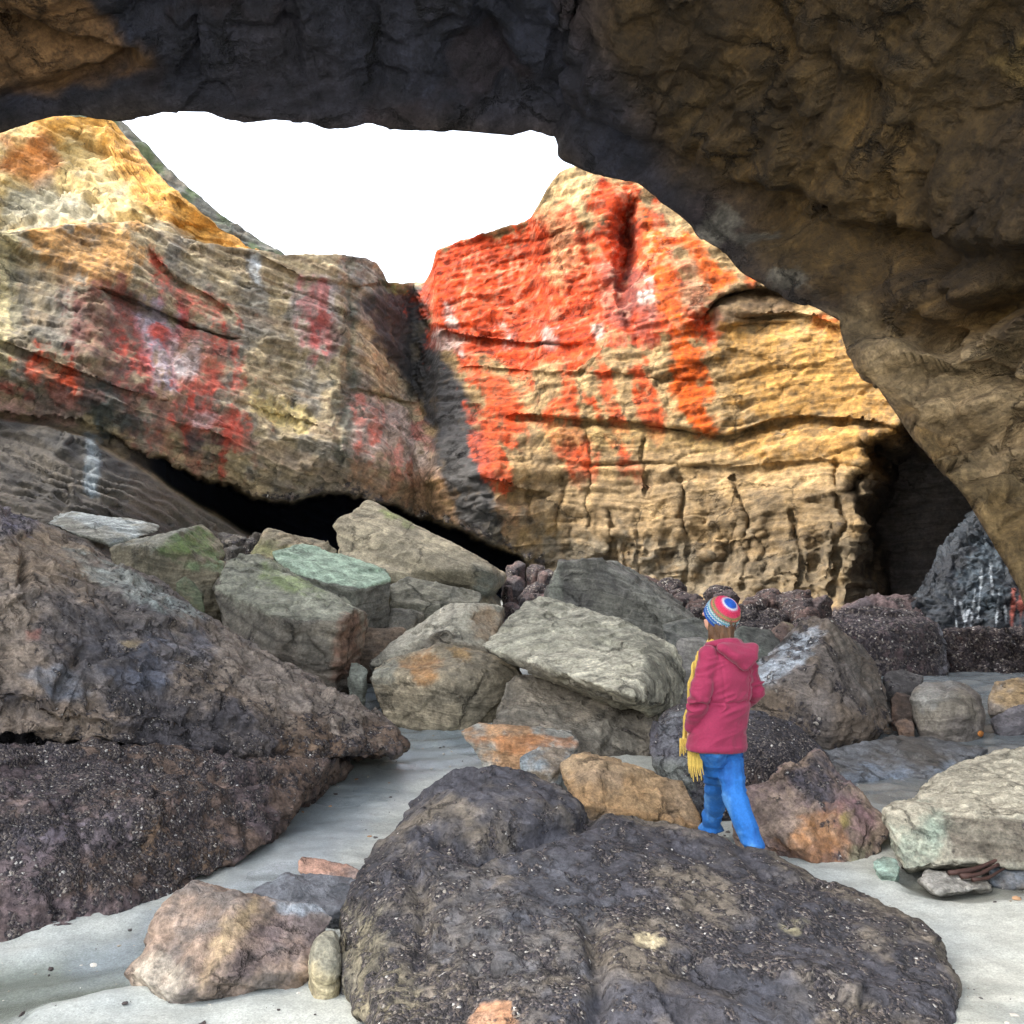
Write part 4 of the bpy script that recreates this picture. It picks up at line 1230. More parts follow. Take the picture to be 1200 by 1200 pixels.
# ---- central pile
boulder('boulder', 'blocky grey-brown boulder carrying the big tilted slab',
        [([(572, 868, 0), (582, 835, .3), (595, 800, .7), (625, 790, .9), (700, 820, .6), (770, 840, .3), (764, 870, .1), (760, 898, 0), (700, 888, -.15), (640, 875, -.1)], 1.8, .8)],
        8.7, round_=0.04, amp=0.04, freq=1.6, sa=0.03, sf=12, bn=(0.3, -0.1, 1), c1=lin(142, 132, 116), c2=lin(122, 116, 104), cf=2, mus=0.12, low=(lin(116, 110, 94), 0.0, 0.35, .1))
boulder('boulder', 'big pale tilted slab in the middle of the rock pile',
        [([(562, 757, .6), (590, 730, 1.35), (617, 704, 2.1), (632, 701, 2.2), (680, 713, 1.9), (725, 722, 1.65), (757, 740, 1.15), (776, 749, 1.1), (790, 760, 1.0), (801, 790, .8), (797, 830, .5), (765, 842, .3), (758, 775, .1), (738, 814, -.85), (650, 782, -.15), (745, 833, -.1), (690, 815, .1), (610, 782, .25)], 1.6, .82)],
        8.9, ground=False, planar=0, round_=0.025, amp=0.035, freq=1.5, sa=0.04, sf=12, bn=(0.3, -0.62, 0.72), c1=lin(196, 190, 168), c2=lin(172, 168, 148), cf=1.6,
        stains=[([(757, 745), (790, 758), (803, 790), (797, 830), (765, 845), (750, 800)], lin(112, 110, 98), 7, 0.85), ([(560, 762), (650, 786), (740, 818), (745, 836), (690, 820), (600, 784)], lin(112, 104, 92), 5, 0.7)])  # side face and underside darkened, their shade put into the colour
boulder('boulder', 'dark grey block with a flat front face standing behind the big tilted slab',
        [([(642, 700, .2), (644, 685, .3), (656, 659, .35), (690, 658, .5), (722, 671, .5), (765, 702, .2), (780, 725, .0), (777, 760, -.1), (656, 740, .0), (640, 720, .2), (735, 664, 1.4), (775, 690, 1.4), (822, 732, .9), (800, 752, .4)], 1.8, .85)],
        12.6, round_=0.04, amp=0.04, freq=1.2, sa=0.04, sf=10, bn=(0.1, 0, 1), c1=lin(120, 118, 108), c2=lin(98, 96, 90), cf=1.4,
        stains=[([(642, 690), (656, 659), (657, 720), (642, 715)], lin(146, 148, 134), 5, 0.8), ([(690, 655), (735, 664), (822, 732), (800, 735), (740, 690)], lin(160, 158, 146), 6, 0.5)])
boulder('boulder', 'rounded greenish-tan boulder with an orange patch on the sand',
        [([(428, 790, .1), (457, 771, .3), (470, 768, .4), (490, 761, .4), (522, 759, .4), (537, 754, .45), (556, 761, .4), (602, 774, .4), (618, 793, .3), (590, 824, .1), (567, 838, 0), (530, 848, -.1), (500, 836, -.1), (470, 818, 0), (445, 803, .05), (520, 795, -.25), (560, 800, -.15)], 1.2, .75)],
        9.9, round_=0.06, planar=0.3, smooth=4, amp=0.03, freq=2, sa=0.015, sf=10, c1=lin(168, 154, 128), c2=lin(142, 132, 112), cf=2,
        stains=[([(472, 778), (500, 765), (518, 775), (512, 798), (490, 800), (475, 792)], lin(180, 126, 70), 9, 0.7), ([(525, 760), (548, 758), (552, 775), (530, 772)], lin(176, 140, 88), 6, 0.7), ([(430, 790), (462, 775), (470, 810), (445, 802)], lin(156, 160, 148), 7, 0.7)])
boulder('rock', 'small pale stone at the left tip of the greenish-tan boulder',
        [([(406, 790, 0), (409, 774, .1), (420, 775, .1), (433, 784, .1), (428, 799, 0), (415, 801, -.05)], .4, .8)], 10.4, round_=0.03, amp=0.02, freq=2.5, c1=lin(150, 154, 142), c2=lin(126, 128, 116), cf=3)
boulder('boulder', 'light-topped tilted slab leaning up behind the greenish-tan boulder',
        [([(435, 782, 0), (445, 770, .15), (475, 741, .5), (510, 719, .9), (540, 706, 1.2), (560, 708, 1.2), (582, 709, 1.2), (591, 720, 1.0), (585, 745, .5), (565, 760, .1), (525, 765, -.1), (470, 785, -.2), (510, 738, .0), (556, 714, .6)], 1.2, .8)],
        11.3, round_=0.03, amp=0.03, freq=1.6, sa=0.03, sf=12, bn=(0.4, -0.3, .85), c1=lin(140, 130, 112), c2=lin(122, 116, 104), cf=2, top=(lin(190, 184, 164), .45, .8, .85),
        stains=[([(560, 712), (590, 716), (585, 750), (555, 750)], lin(156, 126, 94), 7, 0.7)])
boulder('boulder', 'squarish grey-brown boulder with a brown right face at the end of the left rock',
        [([(252, 690, .4), (256, 672, .7), (264, 656, 1.1), (297, 650, 1.3), (330, 667, 1.2), (372, 685, .9), (412, 711, .6), (425, 720, .9), (424, 760, .8), (420, 787, .7), (404, 797, .3), (384, 796, .1), (400, 728, .0), (330, 725, -.1), (280, 720, .1), (258, 712, .3), (300, 800, -.1)], 1.6, .8)],
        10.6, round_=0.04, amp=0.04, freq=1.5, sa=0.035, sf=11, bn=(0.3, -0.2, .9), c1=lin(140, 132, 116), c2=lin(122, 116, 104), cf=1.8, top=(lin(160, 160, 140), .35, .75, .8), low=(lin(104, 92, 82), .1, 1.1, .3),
        stains=[([(398, 725), (425, 715), (425, 790), (385, 800), (392, 760)], lin(128, 96, 78), 6, 0.85), ([(310, 660), (350, 672), (380, 692), (340, 690), (300, 678)], lin(132, 152, 84), 10, 0.6)])
boulder('boulder', 'mint-tinged flat slab lying on top of the squarish boulders',
        [([(318, 652, .8), (340, 642, 1.1), (356, 640, 1.2), (400, 650, 1.2), (447, 666, .9), (458, 682, .6), (452, 712, .5), (444, 736, .5), (425, 738, .4), (423, 690, .0), (380, 681, .0), (335, 668, .3), (400, 720, .2)], 1.4, .82)],
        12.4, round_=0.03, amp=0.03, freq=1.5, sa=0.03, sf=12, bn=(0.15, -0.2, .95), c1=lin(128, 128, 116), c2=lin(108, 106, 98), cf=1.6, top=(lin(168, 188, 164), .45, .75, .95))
boulder('boulder', 'low brownish boulder behind the mint-tinged slab under the dark slot',
        [([(290, 655, .2), (297, 642, .4), (310, 623, .7), (340, 624, .8), (362, 628, .7), (388, 638, .5), (395, 655, .2), (340, 668, 0), (300, 668, 0)], 1.5, .8)], 15.0, round_=0.05, amp=0.04, freq=1.3, sa=0.04, sf=9, c1=lin(148, 134, 110), c2=lin(126, 118, 98), cf=1.6,
        stains=[([(300, 640), (345, 636), (350, 648), (300, 652)], lin(136, 140, 84), 6, 0.6)])
boulder('boulder', 'peaked boulder with a mossy green right face near the left wall',
        [([(128, 640, .3), (160, 629, .7), (200, 621, .9), (233, 614, 1.1), (241, 622, 1.1), (268, 653, .9), (266, 680, .6), (250, 702, .4), (240, 700, .2), (195, 672, -.1), (180, 646, -.15), (140, 660, .1), (205, 655, .0), (210, 700, 0)], 1.4, .8)],
        12.3, round_=0.03, amp=0.035, freq=1.5, sa=0.03, sf=12, bn=(0.2, -0.1, .95), c1=lin(140, 130, 108), c2=lin(120, 114, 96), cf=1.8,
        stains=[([(130, 640), (200, 618), (234, 612), (190, 640), (178, 648)], lin(164, 164, 150), 6, 0.8), ([(182, 645), (232, 617), (242, 622), (268, 653), (240, 655), (205, 655)], lin(104, 128, 70), 7, 0.8), ([(200, 655), (262, 655), (262, 672), (215, 668)], lin(128, 156, 110), 6, 0.6)])
boulder('rock', 'small brown stone below the mossy peaked boulder at the crest of the left rock',
        [([(205, 690, 0), (210, 680, .1), (219, 677, .2), (236, 690, .2), (242, 706, 0), (225, 708, -.1)], .5, .8)], 11.2, round_=0.03, amp=0.02, freq=2.5, c1=lin(130, 122, 98), c2=lin(110, 116, 90), cf=3)
boulder('boulder', 'thin pale plate of rock at the foot of the left wall',
        [([(52, 613, .2), (70, 603, .8), (92, 599, 1.1), (147, 609, 1.2), (190, 618, 1.1), (170, 628, .6), (152, 632, .3), (127, 640, 0), (110, 634, 0), (80, 622, .1)], 1.2, .9)], 13.8, ground=False, round_=0.03, amp=0.03, freq=1.6, sa=.03, sf=16, c1=lin(176, 182, 178), c2=lin(146, 144, 132), cf=2)
boulder('boulder', 'tall layered boulder highest in the pile, in front of the dark slot',
        [([(391, 632, .5), (403, 610, .9), (416, 596, 1.2), (436, 591, 1.4), (475, 606, 1.3), (525, 632, 1.2), (566, 655, 1.0), (592, 675, 1.2), (592, 712, 1.0), (575, 730, .8), (557, 690, .0), (560, 662, .1), (450, 674, -.1), (400, 650, .2), (460, 690, 0)], 2.0, .82)],
        15.4, round_=0.04, amp=0.03, freq=1.2, sa=0.20, sf=4.5, fac=.5, bn=(0.35, -0.1, 1), c1=lin(162, 152, 128), c2=lin(138, 130, 110), cf=1.4, stains=[([(558, 660), (592, 676), (592, 715), (556, 695)], lin(104, 110, 104), 6, 0.8), ([(450, 597), (484, 605), (484, 616), (455, 606)], lin(112, 122, 72), 5, 0.8)])
boulder('boulder', 'wedge of grey rock filling in below the tall layered boulder',
        [([(456, 686, .2), (470, 681, .4), (505, 680, .5), (566, 696, .4), (562, 702, .2), (540, 710, .1), (480, 722, 0), (460, 708, 0)], 1.4, .8)], 14.2, round_=0.04, amp=0.03, freq=1.5, sa=.04, sf=11, c1=lin(136, 132, 116), c2=lin(116, 114, 102), cf=1.6)
boulder('rock', 'small rough stone in the gap left of the light-topped tilted slab',
        [([(452, 725, .1), (456, 714, .2), (470, 717, .2), (495, 720, .2), (480, 736, 0), (458, 738, 0)], .6, .8)], 13.0, round_=0.04, amp=0.03, freq=2, c1=lin(134, 128, 114), c2=lin(110, 106, 96), cf=2)
boulder('boulder', 'brown block in the gap between the squarish boulder and the light-topped slab',
        [([(420, 752, .1), (423, 737, .3), (433, 735, .4), (476, 737, .3), (455, 762, .1), (436, 779, 0), (422, 774, 0)], .8, .8)], 12.2, round_=0.04, amp=0.025, freq=2, sa=.02, c1=lin(140, 120, 100), c2=lin(120, 106, 92), cf=2)

# ---- right-hand background
boulder('boulder', 'pyramid-shaped boulder with a pale barnacled left shoulder behind the person',
        [([(878, 800, .4), (886, 776, .6), (923, 755, .9), (950, 732, 1.1), (966, 727, 1.2), (980, 736, 1.2), (1008, 748, 1.2), (1038, 806, .8), (1044, 833, .5), (1026, 858, .2), (976, 871, -.1), (924, 853, -.1), (880, 838, .1), (966, 745, .5), (990, 850, -.15), (900, 810, .1), (940, 790, .0)], 1.4, .78)],
        9.0, round_=0.05, amp=0.04, freq=1.6, sa=0.02, sf=9, c1=lin(128, 114, 100), c2=lin(112, 104, 98), cf=1.8, mus=0.32,
        stains=[([(880, 790), (886, 772), (930, 750), (962, 726), (962, 752), (935, 778), (890, 805)], lin(196, 206, 214), 8, 0.8, 0.45), ([(966, 727), (1010, 748), (1045, 833), (1020, 830), (985, 770)], lin(104, 100, 94), 8, 0.7, 0.15), ([(880, 810), (930, 815), (960, 865), (890, 850)], lin(110, 94, 76), 14, 0.7, 0.45)])
boulder('boulder', 'large purple-brown mussel-covered boulder behind the pyramid boulder',
        [([(962, 735, .3), (978, 718, .6), (995, 712, .8), (1022, 710, .9), (1070, 715, .9), (1098, 728, .7), (1109, 745, .5), (1112, 795, .2), (1060, 805, -.1), (980, 800, 0), (1040, 745, .0)], 1.6, .8)],
        12.8, round_=0.08, planar=0.3, amp=0.05, freq=1.3, sa=0.02, sf=7, c1=lin(118, 96, 98), c2=lin(98, 84, 84), cf=1.6, mus=0.7, top=(lin(146, 130, 130), .6, .95, .7), stains=[([(1098, 728), (1112, 745), (1112, 800), (1100, 800), (1102, 750)], lin(190, 196, 204), 5, 0.5, 0.2, 0.4)])
boulder('boulder', 'long dark red mussel-covered ledge at the right edge below the wet wall',
        [([(1106, 742, .5), (1120, 736, .7), (1150, 738, .7), (1200, 735, .6), (1420, 730, .5), (1420, 830, -.1), (1200, 812, 0), (1110, 805, .1), (1104, 770, .3)], 1.6, .9)],
        13.2, round_=0.08, planar=0.3, amp=0.07, freq=1.6, sa=0.01, c1=lin(112, 84, 80), c2=lin(88, 70, 68), cf=2, mus=0.85)
boulder('boulder', 'round grey boulder sitting on the wet rock platform at right',
        [([(1063, 815, .25), (1070, 805, .35), (1084, 796, .45), (1107, 792, .5), (1133, 796, .5), (1148, 808, .4), (1158, 832, .2), (1153, 855, .1), (1136, 867, 0), (1104, 865, -.05), (1076, 852, .05), (1100, 825, -.1), (1130, 830, -.1)], .75, .72)],
        9.4, round_=0.06, planar=0.15, smooth=4, amp=0.02, freq=2, sa=0.012, sf=10, c1=lin(142, 134, 120), c2=lin(124, 116, 108), cf=2, mus=0.12, stains=[([(1066, 815), (1090, 796), (1130, 796), (1120, 815), (1080, 840)], lin(160, 160, 154), 9, 0.6, 0.1)])
for lab, pts, yy, cc in [('half-light small boulder behind the left of the round grey boulder', [(1034, 795, .1), (1040, 787, .2), (1060, 785, .3), (1083, 793, .2), (1072, 811, 0), (1045, 812, 0)], 10.3, (lin(150, 146, 140), lin(96, 92, 90))),
                         ('small brown stone under the half-light boulder', [(1042, 820, .1), (1050, 811, .2), (1066, 815, .2), (1071, 835, 0), (1066, 845, 0), (1046, 842, 0)], 9.9, (lin(120, 98, 84), lin(100, 88, 80))),
                         ('little brown pebble at the left foot of the round grey boulder', [(1047, 848, .05), (1055, 843, .1), (1070, 844, .1), (1074, 856, 0), (1056, 859, 0)], 9.4, (lin(134, 106, 84), lin(110, 94, 84))),
                         ('orange-tinted boulder at the right edge beside the round grey boulder', [(1155, 820, .2), (1160, 808, .3), (1175, 799, .4), (1205, 790, .5), (1260, 790, .4), (1260, 825, .1), (1200, 828, 0), (1160, 838, 0)], 10.2, (lin(176, 150, 112), lin(150, 138, 124))),
                         ('low grey stone below the orange-tinted boulder at the right edge', [(1159, 842, .1), (1185, 826, .3), (1240, 820, .3), (1240, 850, 0), (1165, 850, 0)], 9.6, (lin(132, 122, 116), lin(112, 108, 110)))]:
    boulder('rock', lab, [(pts, .6, .8)], yy, round_=0.04, amp=0.022, freq=2, sa=.012, c1=cc[0], c2=cc[1], cf=2.2, mus=0.1)
boulder('rock', 'pale rounded stone just left of the person\'s shoulder',
        [([(791, 762, .1), (796, 751, .2), (808, 747, .2), (822, 748, .2), (830, 770, .1), (825, 795, 0), (800, 790, 0), (792, 778, .05)], .6, .8)], 10.0, ground=True, round_=0.04, amp=0.02, freq=2, c1=lin(166, 160, 154), c2=lin(140, 136, 128), cf=2, mus=.12)
boulder('boulder', 'flat dark green-grey slab behind the person\'s right shoulder',
        [([(858, 748, .3), (868, 737, .6), (890, 736, .7), (905, 742, .6), (925, 766, .3), (905, 776, 0), (875, 772, 0)], 1.2, .85)], 12.0, round_=0.04, amp=0.03, freq=1.6, sa=.03, sf=12, c1=lin(104, 108, 98), c2=lin(88, 88, 82), cf=1.6)
boulder('boulder', 'reddish mussel-covered boulder at the foot of the cliff just right of the knitted hat',
        [([(862, 728, .3), (872, 719, .5), (890, 715, .6), (908, 717, .6), (918, 728, .4), (922, 742, .2), (900, 750, 0), (868, 748, 0)], 1.2, .8)], 14.6, round_=0.06, amp=0.06, freq=1.6, c1=lin(116, 92, 84), c2=lin(98, 82, 78), cf=1.8, mus=.7)
boulder('rock', 'cream-topped rough stone between the mussel boulder and the pyramid boulder',
        [([(905, 742, .1), (915, 730, .3), (926, 732, .3), (938, 742, .2), (935, 752, 0), (912, 752, 0)], .7, .8)], 13.2, round_=0.05, amp=0.04, freq=2, c1=lin(150, 138, 112), c2=lin(110, 92, 84), cf=2.5, mus=.3)
boulder('boulder', 'grey slab lying below the flat-faced block behind the person\'s head',
        [([(775, 735, .4), (790, 728, .8), (822, 730, .9), (850, 745, .6), (842, 765, .1), (800, 768, 0), (782, 756, .1)], 1.4, .85)], 11.4, round_=0.04, amp=0.03, freq=1.6, sa=.03, sf=12, c1=lin(116, 116, 106), c2=lin(98, 98, 92), cf=1.6)
boulder('boulder', 'low dark ledge across the floor of the right-hand hollow',
        [([(985, 716, .4), (1010, 706, .8), (1060, 702, 1.0), (1120, 706, 1.0), (1170, 716, .8), (1180, 760, 0), (990, 760, 0)], 3.0, .9)], 16.6, round_=0.08, amp=0.08, freq=1.2, sa=.05, c1=lin(104, 88, 88), c2=lin(80, 72, 76), cf=1.6, mus=.4, wet=.2)
# wet rock with trickling water inside the right-hand cave
boulder('boulder', 'steep blue-grey rock with white trickles of water inside the right-hand hollow',
        [([(1050, 752, .6), (1072, 700, 1.5), (1090, 745, .4), (1102, 700, .9), (1118, 660, 1.4), (1140, 600, 2.2), (1190, 560, 2.4), (1300, 560, 2.4), (1320, 760, 0), (1100, 762, 0), (1180, 690, .5)], 2.5, .95)],
        16.4, round_=0.08, amp=0.09, freq=1.3, sa=.02, c1=lin(48, 55, 62), c2=lin(32, 38, 46), cf=1.8, wet=0.55, crack=1.0, vox=1.2,
        stains=[([(1122, 680), (1148, 626), (1168, 650), (1182, 700), (1160, 720), (1135, 715)], lin(104, 122, 134), 10, 0.45, 0, .6)] +
               [([(x, y0), (x + 1.6, y0), (x + 2 + s, y1), (x + s, y1)], lin(196, 206, 214), 1.6, 0.8, 0, .6) for x, y0, y1, s in
                [(1118, 700, 742, 2), (1124, 705, 730, 6), (1134, 715, 745, -8), (1142, 690, 740, -6), (1150, 665, 725, -5), (1160, 660, 700, 2), (1170, 690, 738, -4), (1176, 700, 730, 2)]] +
               [([(x, 690), (x + 3, 690), (x + 1, 745), (x - 3, 745)], lin(176, 92, 76), 2.5, 0.75, 0, .3) for x in (1186, 1196, 1204)])

# ---- small stones heaped in the gap and along the foot of the cliff
rr = random.Random(5)
zones = [('dark wet cobbles heaped in the gap right of the tall layered boulder', 'small dark reddish cobble in the gap between the tall layered boulder and the flat-faced block', [(596, 662), (640, 656), (648, 700), (628, 715), (596, 735)], 26, 15.6, 19.5, (5, 14), lin(116, 96, 92), lin(92, 88, 90)),
         ('mussel-covered stones along the foot of the right cliff', 'small dark mussel-covered stone at the foot of the right cliff beyond the person', [(735, 672), (830, 690), (960, 700), (960, 735), (850, 735), (770, 700)], 52, 15.6, 18.6, (6, 20), lin(108, 88, 82), lin(84, 74, 74)),
         ('grey stones at the mouth of the dark slot', 'small grey stone lying at the mouth of the dark slot', [(240, 640), (300, 625), (300, 650), (260, 660)], 8, 15.0, 16.5, (8, 16), lin(128, 120, 108), lin(104, 100, 94))]


def inside(x, y, poly):
    return poly_sd(np.array([x], float), np.array([y], float), poly)[0] > 0


for grp, lab, poly, n, ya, yb, (s0, s1), c1, c2 in zones:
    xs0, ys0 = [p[0] for p in poly], [p[1] for p in poly]
    k = 0
    while k < n:
        x, y = rr.uniform(min(xs0), max(xs0)), rr.uniform(min(ys0), max(ys0))
        if not inside(x, y, poly):
            continue
        s = rr.uniform(s0, s1)
        fy = (y - min(ys0)) / (max(ys0) - min(ys0))
        pts = []
        for j in range(9):
            a = j / 9 * 6.283 + rr.uniform(-.25, .25)
            r = s * rr.uniform(.75, 1.1)
            pts.append((x + r * 1.15 * math.cos(a), y + r * .62 * math.sin(a), rr.uniform(0, .12)))
        pts.append((x, y, -.12))
        boulder('cobble', lab, [(pts, s * .022, .7)], yb - (yb - ya) * fy, cat='stone', round_=0.03, amp=0.035, freq=2.5, sa=.01, c1=c1, c2=c2, cf=2, mus=0.45, group=grp, vox=2.6)
        k += 1

# driftwood sticks under the slab, and the little orange fruit
wood = simple_mat('driftwood', lin(70, 46, 38), 0.7, 40, 0.4, 0.4)
for lab, a, b2, r in [('long reddish driftwood stick wedged under the broad grey slab', (1112, 1023, 5.62), (1176, 1007, 5.75), .017), ('shorter dark driftwood stick below the reddish one', (1126, 1027, 5.58), (1172, 1014, 5.68), .015), ('broken driftwood stub at the right of the two sticks', (1140, 1031, 5.55), (1180, 1018, 5.72), .011)]:
    A_, B_ = U(*a), U(*b2)
    bm = bmesh.new()
    ax = (B_ - A_) / np.linalg.norm(B_ - A_)
    e1 = np.cross(ax, [0, 0, 1.0])
    e1 /= np.linalg.norm(e1)
    e2 = np.cross(ax, e1)
    rings = []
    for i in range(9):
        t = i / 8
        ct = A_ + (B_ - A_) * t + e1 * .012 * math.sin(t * 5) + e2 * .01 * math.sin(t * 3.3)
        rad = r * (1 - .35 * t) * rr.uniform(.85, 1.15)
        rings.append([bm.verts.new(tuple(ct - A_ + (e1 * math.cos(k * .785) + e2 * math.sin(k * .785)) * rad)) for k in range(8)])
    for q0, q1 in zip(rings[:-1], rings[1:]):
        for k in range(8):
            bm.faces.new([q0[k], q0[(k + 1) % 8], q1[(k + 1) % 8], q1[k]])
    bm.faces.new(rings[0][::-1])
    bm.faces.new(rings[-1])
    for f_ in bm.faces:
        f_.smooth = True
    bmesh.ops.recalc_face_normals(bm, faces=bm.faces)
    me = bpy.data.meshes.new('driftwood_stick')
    bm.to_mesh(me)
    bm.free()
    link('driftwood_stick', me, wood, tuple(A_), label=lab, category='stick')
boulder('float', 'tiny orange ball lying beside the round grey boulder', [([(1149 + 4.5 * math.cos(a), 860 + 4.5 * math.sin(a), .0) for a in np.linspace(0, 5.6, 8)] + [(1149, 860, -.035)], .06, .5)], 8.9, cat='ball', round_=0.02, smooth=2, amp=0.003, freq=8, sa=0, c1=lin(206, 136, 70), c2=lin(190, 116, 56), vox=1.0, ground=False)

# ================================================================== THE PERSON
PY0 = 5.98


def J(px, py, d=0.0):
    return U(px, py, PY0 + d)


PORG = J(852, 1008, 0.0)
PORG[2] = float(ground_z(np.array([PORG[0]]), np.array([PORG[1]]))[0])
person = bpy.data.objects.new('person', None)
COL.objects.link(person)
person.location = tuple(PORG)
person.empty_display_size = 0.2
person['label'] = 'person in a raspberry hooded jacket, blue jeans and striped knitted hat walking away'
person['category'] = 'person'

ICO = None


def ico_pts():
    global ICO
    if ICO is None:
        b_ = bmesh.new()
        bmesh.ops.create_icosphere(b_, subdivisions=2, radius=1)
        ICO = np.array([v.co[:] for v in b_.verts])
        b_.free()
    return ICO


def blob(bm, c_, r, axes=None):
    """ellipsoid; r scalar or 3 radii, axes optional 3x3 rows"""
    pts = ico_pts() * np.array(r)
    if axes is not None:
        pts = pts @ np.array(axes)
    hull_into(bm, pts + np.array(c_))


def capsule(bm, a, ra, b_, rb):
    hull_into(bm, np.concatenate([ico_pts() * np.array(ra) + np.array(a), ico_pts() * np.array(rb) + np.array(b_)]))


def loft(bm, rings_):
    for r0, r1 in zip(rings_[:-1], rings_[1:]):
        hull_into(bm, np.concatenate([r0, r1]))


def ell(c_, rx, ry, yaw, n=20, p=2.4, tilt=(0, 0)):
    a = np.linspace(0, 2 * math.pi, n, endpoint=False)
    cx_, sy_ = np.sign(np.cos(a)) * np.abs(np.cos(a)) ** (2 / p) * rx, np.sign(np.sin(a)) * np.abs(np.sin(a)) ** (2 / p) * ry
    x = cx_ * math.cos(yaw) - sy_ * math.sin(yaw)
    y = cx_ * math.sin(yaw) + sy_ * math.cos(yaw)
    return np.stack([c_[0] + x, c_[1] + y, c_[2] + x * tilt[0] + y * tilt[1]], 1)


def person_part(name, bm, mat, voxel, coarse=None, it0=2, it1=2, disp=None, colfn=None, parent=None, **props):
    P_, N_, Q_ = remeshed(bm, voxel, coarse, it0, it1)
    if disp is not None:
        P_ = P_ + N_ * disp(P_, N_)[:, None]
    me_ = quads_mesh(name, P_ - PORG.astype(f32), Q_)
    if colfn is not None:
        put_attrs(me_, col=colfn(P_, N_))
    return link(name, me_, mat, (0, 0, 0), parent=parent or person, **props)


YAW = math.radians(28)                      # she has turned a little to her left, away from the camera
right = np.array([math.cos(YAW), math.sin(YAW), 0])
fwd = np.array([-math.sin(YAW), math.cos(YAW), 0])
upv = np.array([0, 0, 1.0])

skin = simple_mat('skin', lin(214, 160, 134), 0.55, 90, 0.06, 0.1)
jacketm = simple_mat('raspberry_cloth', lin(168, 32, 80, 0.62), 0.8, 90, 0.16, 0.25, 0.003, sheen=0.2)
jeansm = simple_mat('blue_denim', (1, 1, 1), 0.85, 70, 0.22, 0.3, 0.003, col_attr=True)
seamm = simple_mat('denim_seam', lin(30, 90, 160, 0.85), 0.85, 70, 0.22, 0.3, 0.003)
bootm = simple_mat('shoe_leather', lin(196, 190, 184), 0.6, 60, 0.15, 0.2)
hairm = simple_mat('brown_hair', lin(104, 74, 50), 0.5, 25, 0.5, 0.6, 0.006, wave=70.0)
scarfm = simple_mat('yellow_wool', lin(222, 188, 92), 0.9, 120, 0.18, 0.6, 0.004, wave=90.0)
hatm = simple_mat('knitted_wool', (1, 1, 1), 0.9, 140, 0.22, 0.8, 0.005, col_attr=True, wave=60.0)

# ---- joints
HEAD = J(845, 722, 0.02)
NECK = J(847, 750, 0.03)
SHL, SHR = J(830, 768, -0.06), J(872, 770, 0.10)
ELL, ELR = J(820, 815, -0.11), J(886, 806, 0.10)
WRL, WRR = J(811, 849, -0.01), J(870, 824, 0.22)
HIPL, HIPR = J(836, 876, -0.02), J(852, 876, 0.08)
KNL, KNR = J(840, 925, 0.28), J(860, 932, 0.03)
ANL, ANR = J(834, 972, 0.52), J(884, 990, -0.08)
CHEST, WAIST, PELV = J(849, 785, 0.03), J(847, 823, 0.03), J(843, 865, 0.03)

# ---- body: one continuous figure, head with a face, hands with fingers, shoes are separate
bm = bmesh.new()
fdir = fwd * 0.80 - right * 0.42 + upv * 0.28       # she looks up and to her left
fdir /= np.linalg.norm(fdir)
fr_ = np.cross(fdir, upv)
fr_ /= np.linalg.norm(fr_)
fu = np.cross(fr_, fdir)
AX = np.array([fr_, fdir, fu])
blob(bm, HEAD, (0.074, 0.092, 0.105), AX)
blob(bm, HEAD + fdir * 0.03 - fu * 0.06, (0.055, 0.060, 0.055), AX)                  # jaw
capsule(bm, HEAD + fdir * 0.088 + fu * 0.012, 0.008, HEAD + fdir * 0.108 - fu * 0.022, 0.013)   # nose
capsule(bm, HEAD + fdir * 0.086 - fu * 0.055 - fr_ * 0.02, 0.007, HEAD + fdir * 0.086 - fu * 0.055 + fr_ * 0.02, 0.007)   # lips
capsule(bm, HEAD + fdir * 0.083 - fu * 0.065 - fr_ * 0.015, 0.008, HEAD + fdir * 0.083 - fu * 0.065 + fr_ * 0.015, 0.008)
for s_ in (-1, 1):
    blob(bm, HEAD + fr_ * 0.074 * s_ - fdir * 0.005 - fu * 0.008, (0.010, 0.020, 0.032), AX)        # ears
    blob(bm, HEAD + fr_ * 0.032 * s_ + fdir * 0.078 + fu * 0.006, 0.013)                             # eyes
    capsule(bm, HEAD + fr_ * 0.015 * s_ + fdir * 0.088 + fu * 0.026, 0.007, HEAD + fr_ * 0.048 * s_ + fdir * 0.076 + fu * 0.026, 0.006)   # brows
capsule(bm, HEAD - fu * 0.05 - fdir * 0.02, 0.052, NECK - upv * 0.04, 0.06)
loft(bm, [ell(NECK - upv * 0.03, .06, .06, YAW), ell(J(849, 768, .04), .155, .085, YAW), ell(CHEST, .15, .10, YAW), ell(WAIST, .125, .09, YAW), ell(PELV, .15, .105, YAW), ell(PELV - upv * .06, .145, .10, YAW)])
for a_, b2, c2, ra, rb, rc in ((SHL, ELL, WRL, .042, .033, .024), (SHR, ELR, WRR, .042, .033, .024)):
    capsule(bm, a_, ra, b2, rb)
    capsule(bm, b2, rb, c2, rc)
for a_, b2, c2, ra, rb, rc in ((HIPL, KNL, ANL, .072, .050, .032), (HIPR, KNR, ANR, .072, .050, .032)):
    capsule(bm, a_, ra, b2, rb)
    capsule(bm, b2, rb, c2, rc)
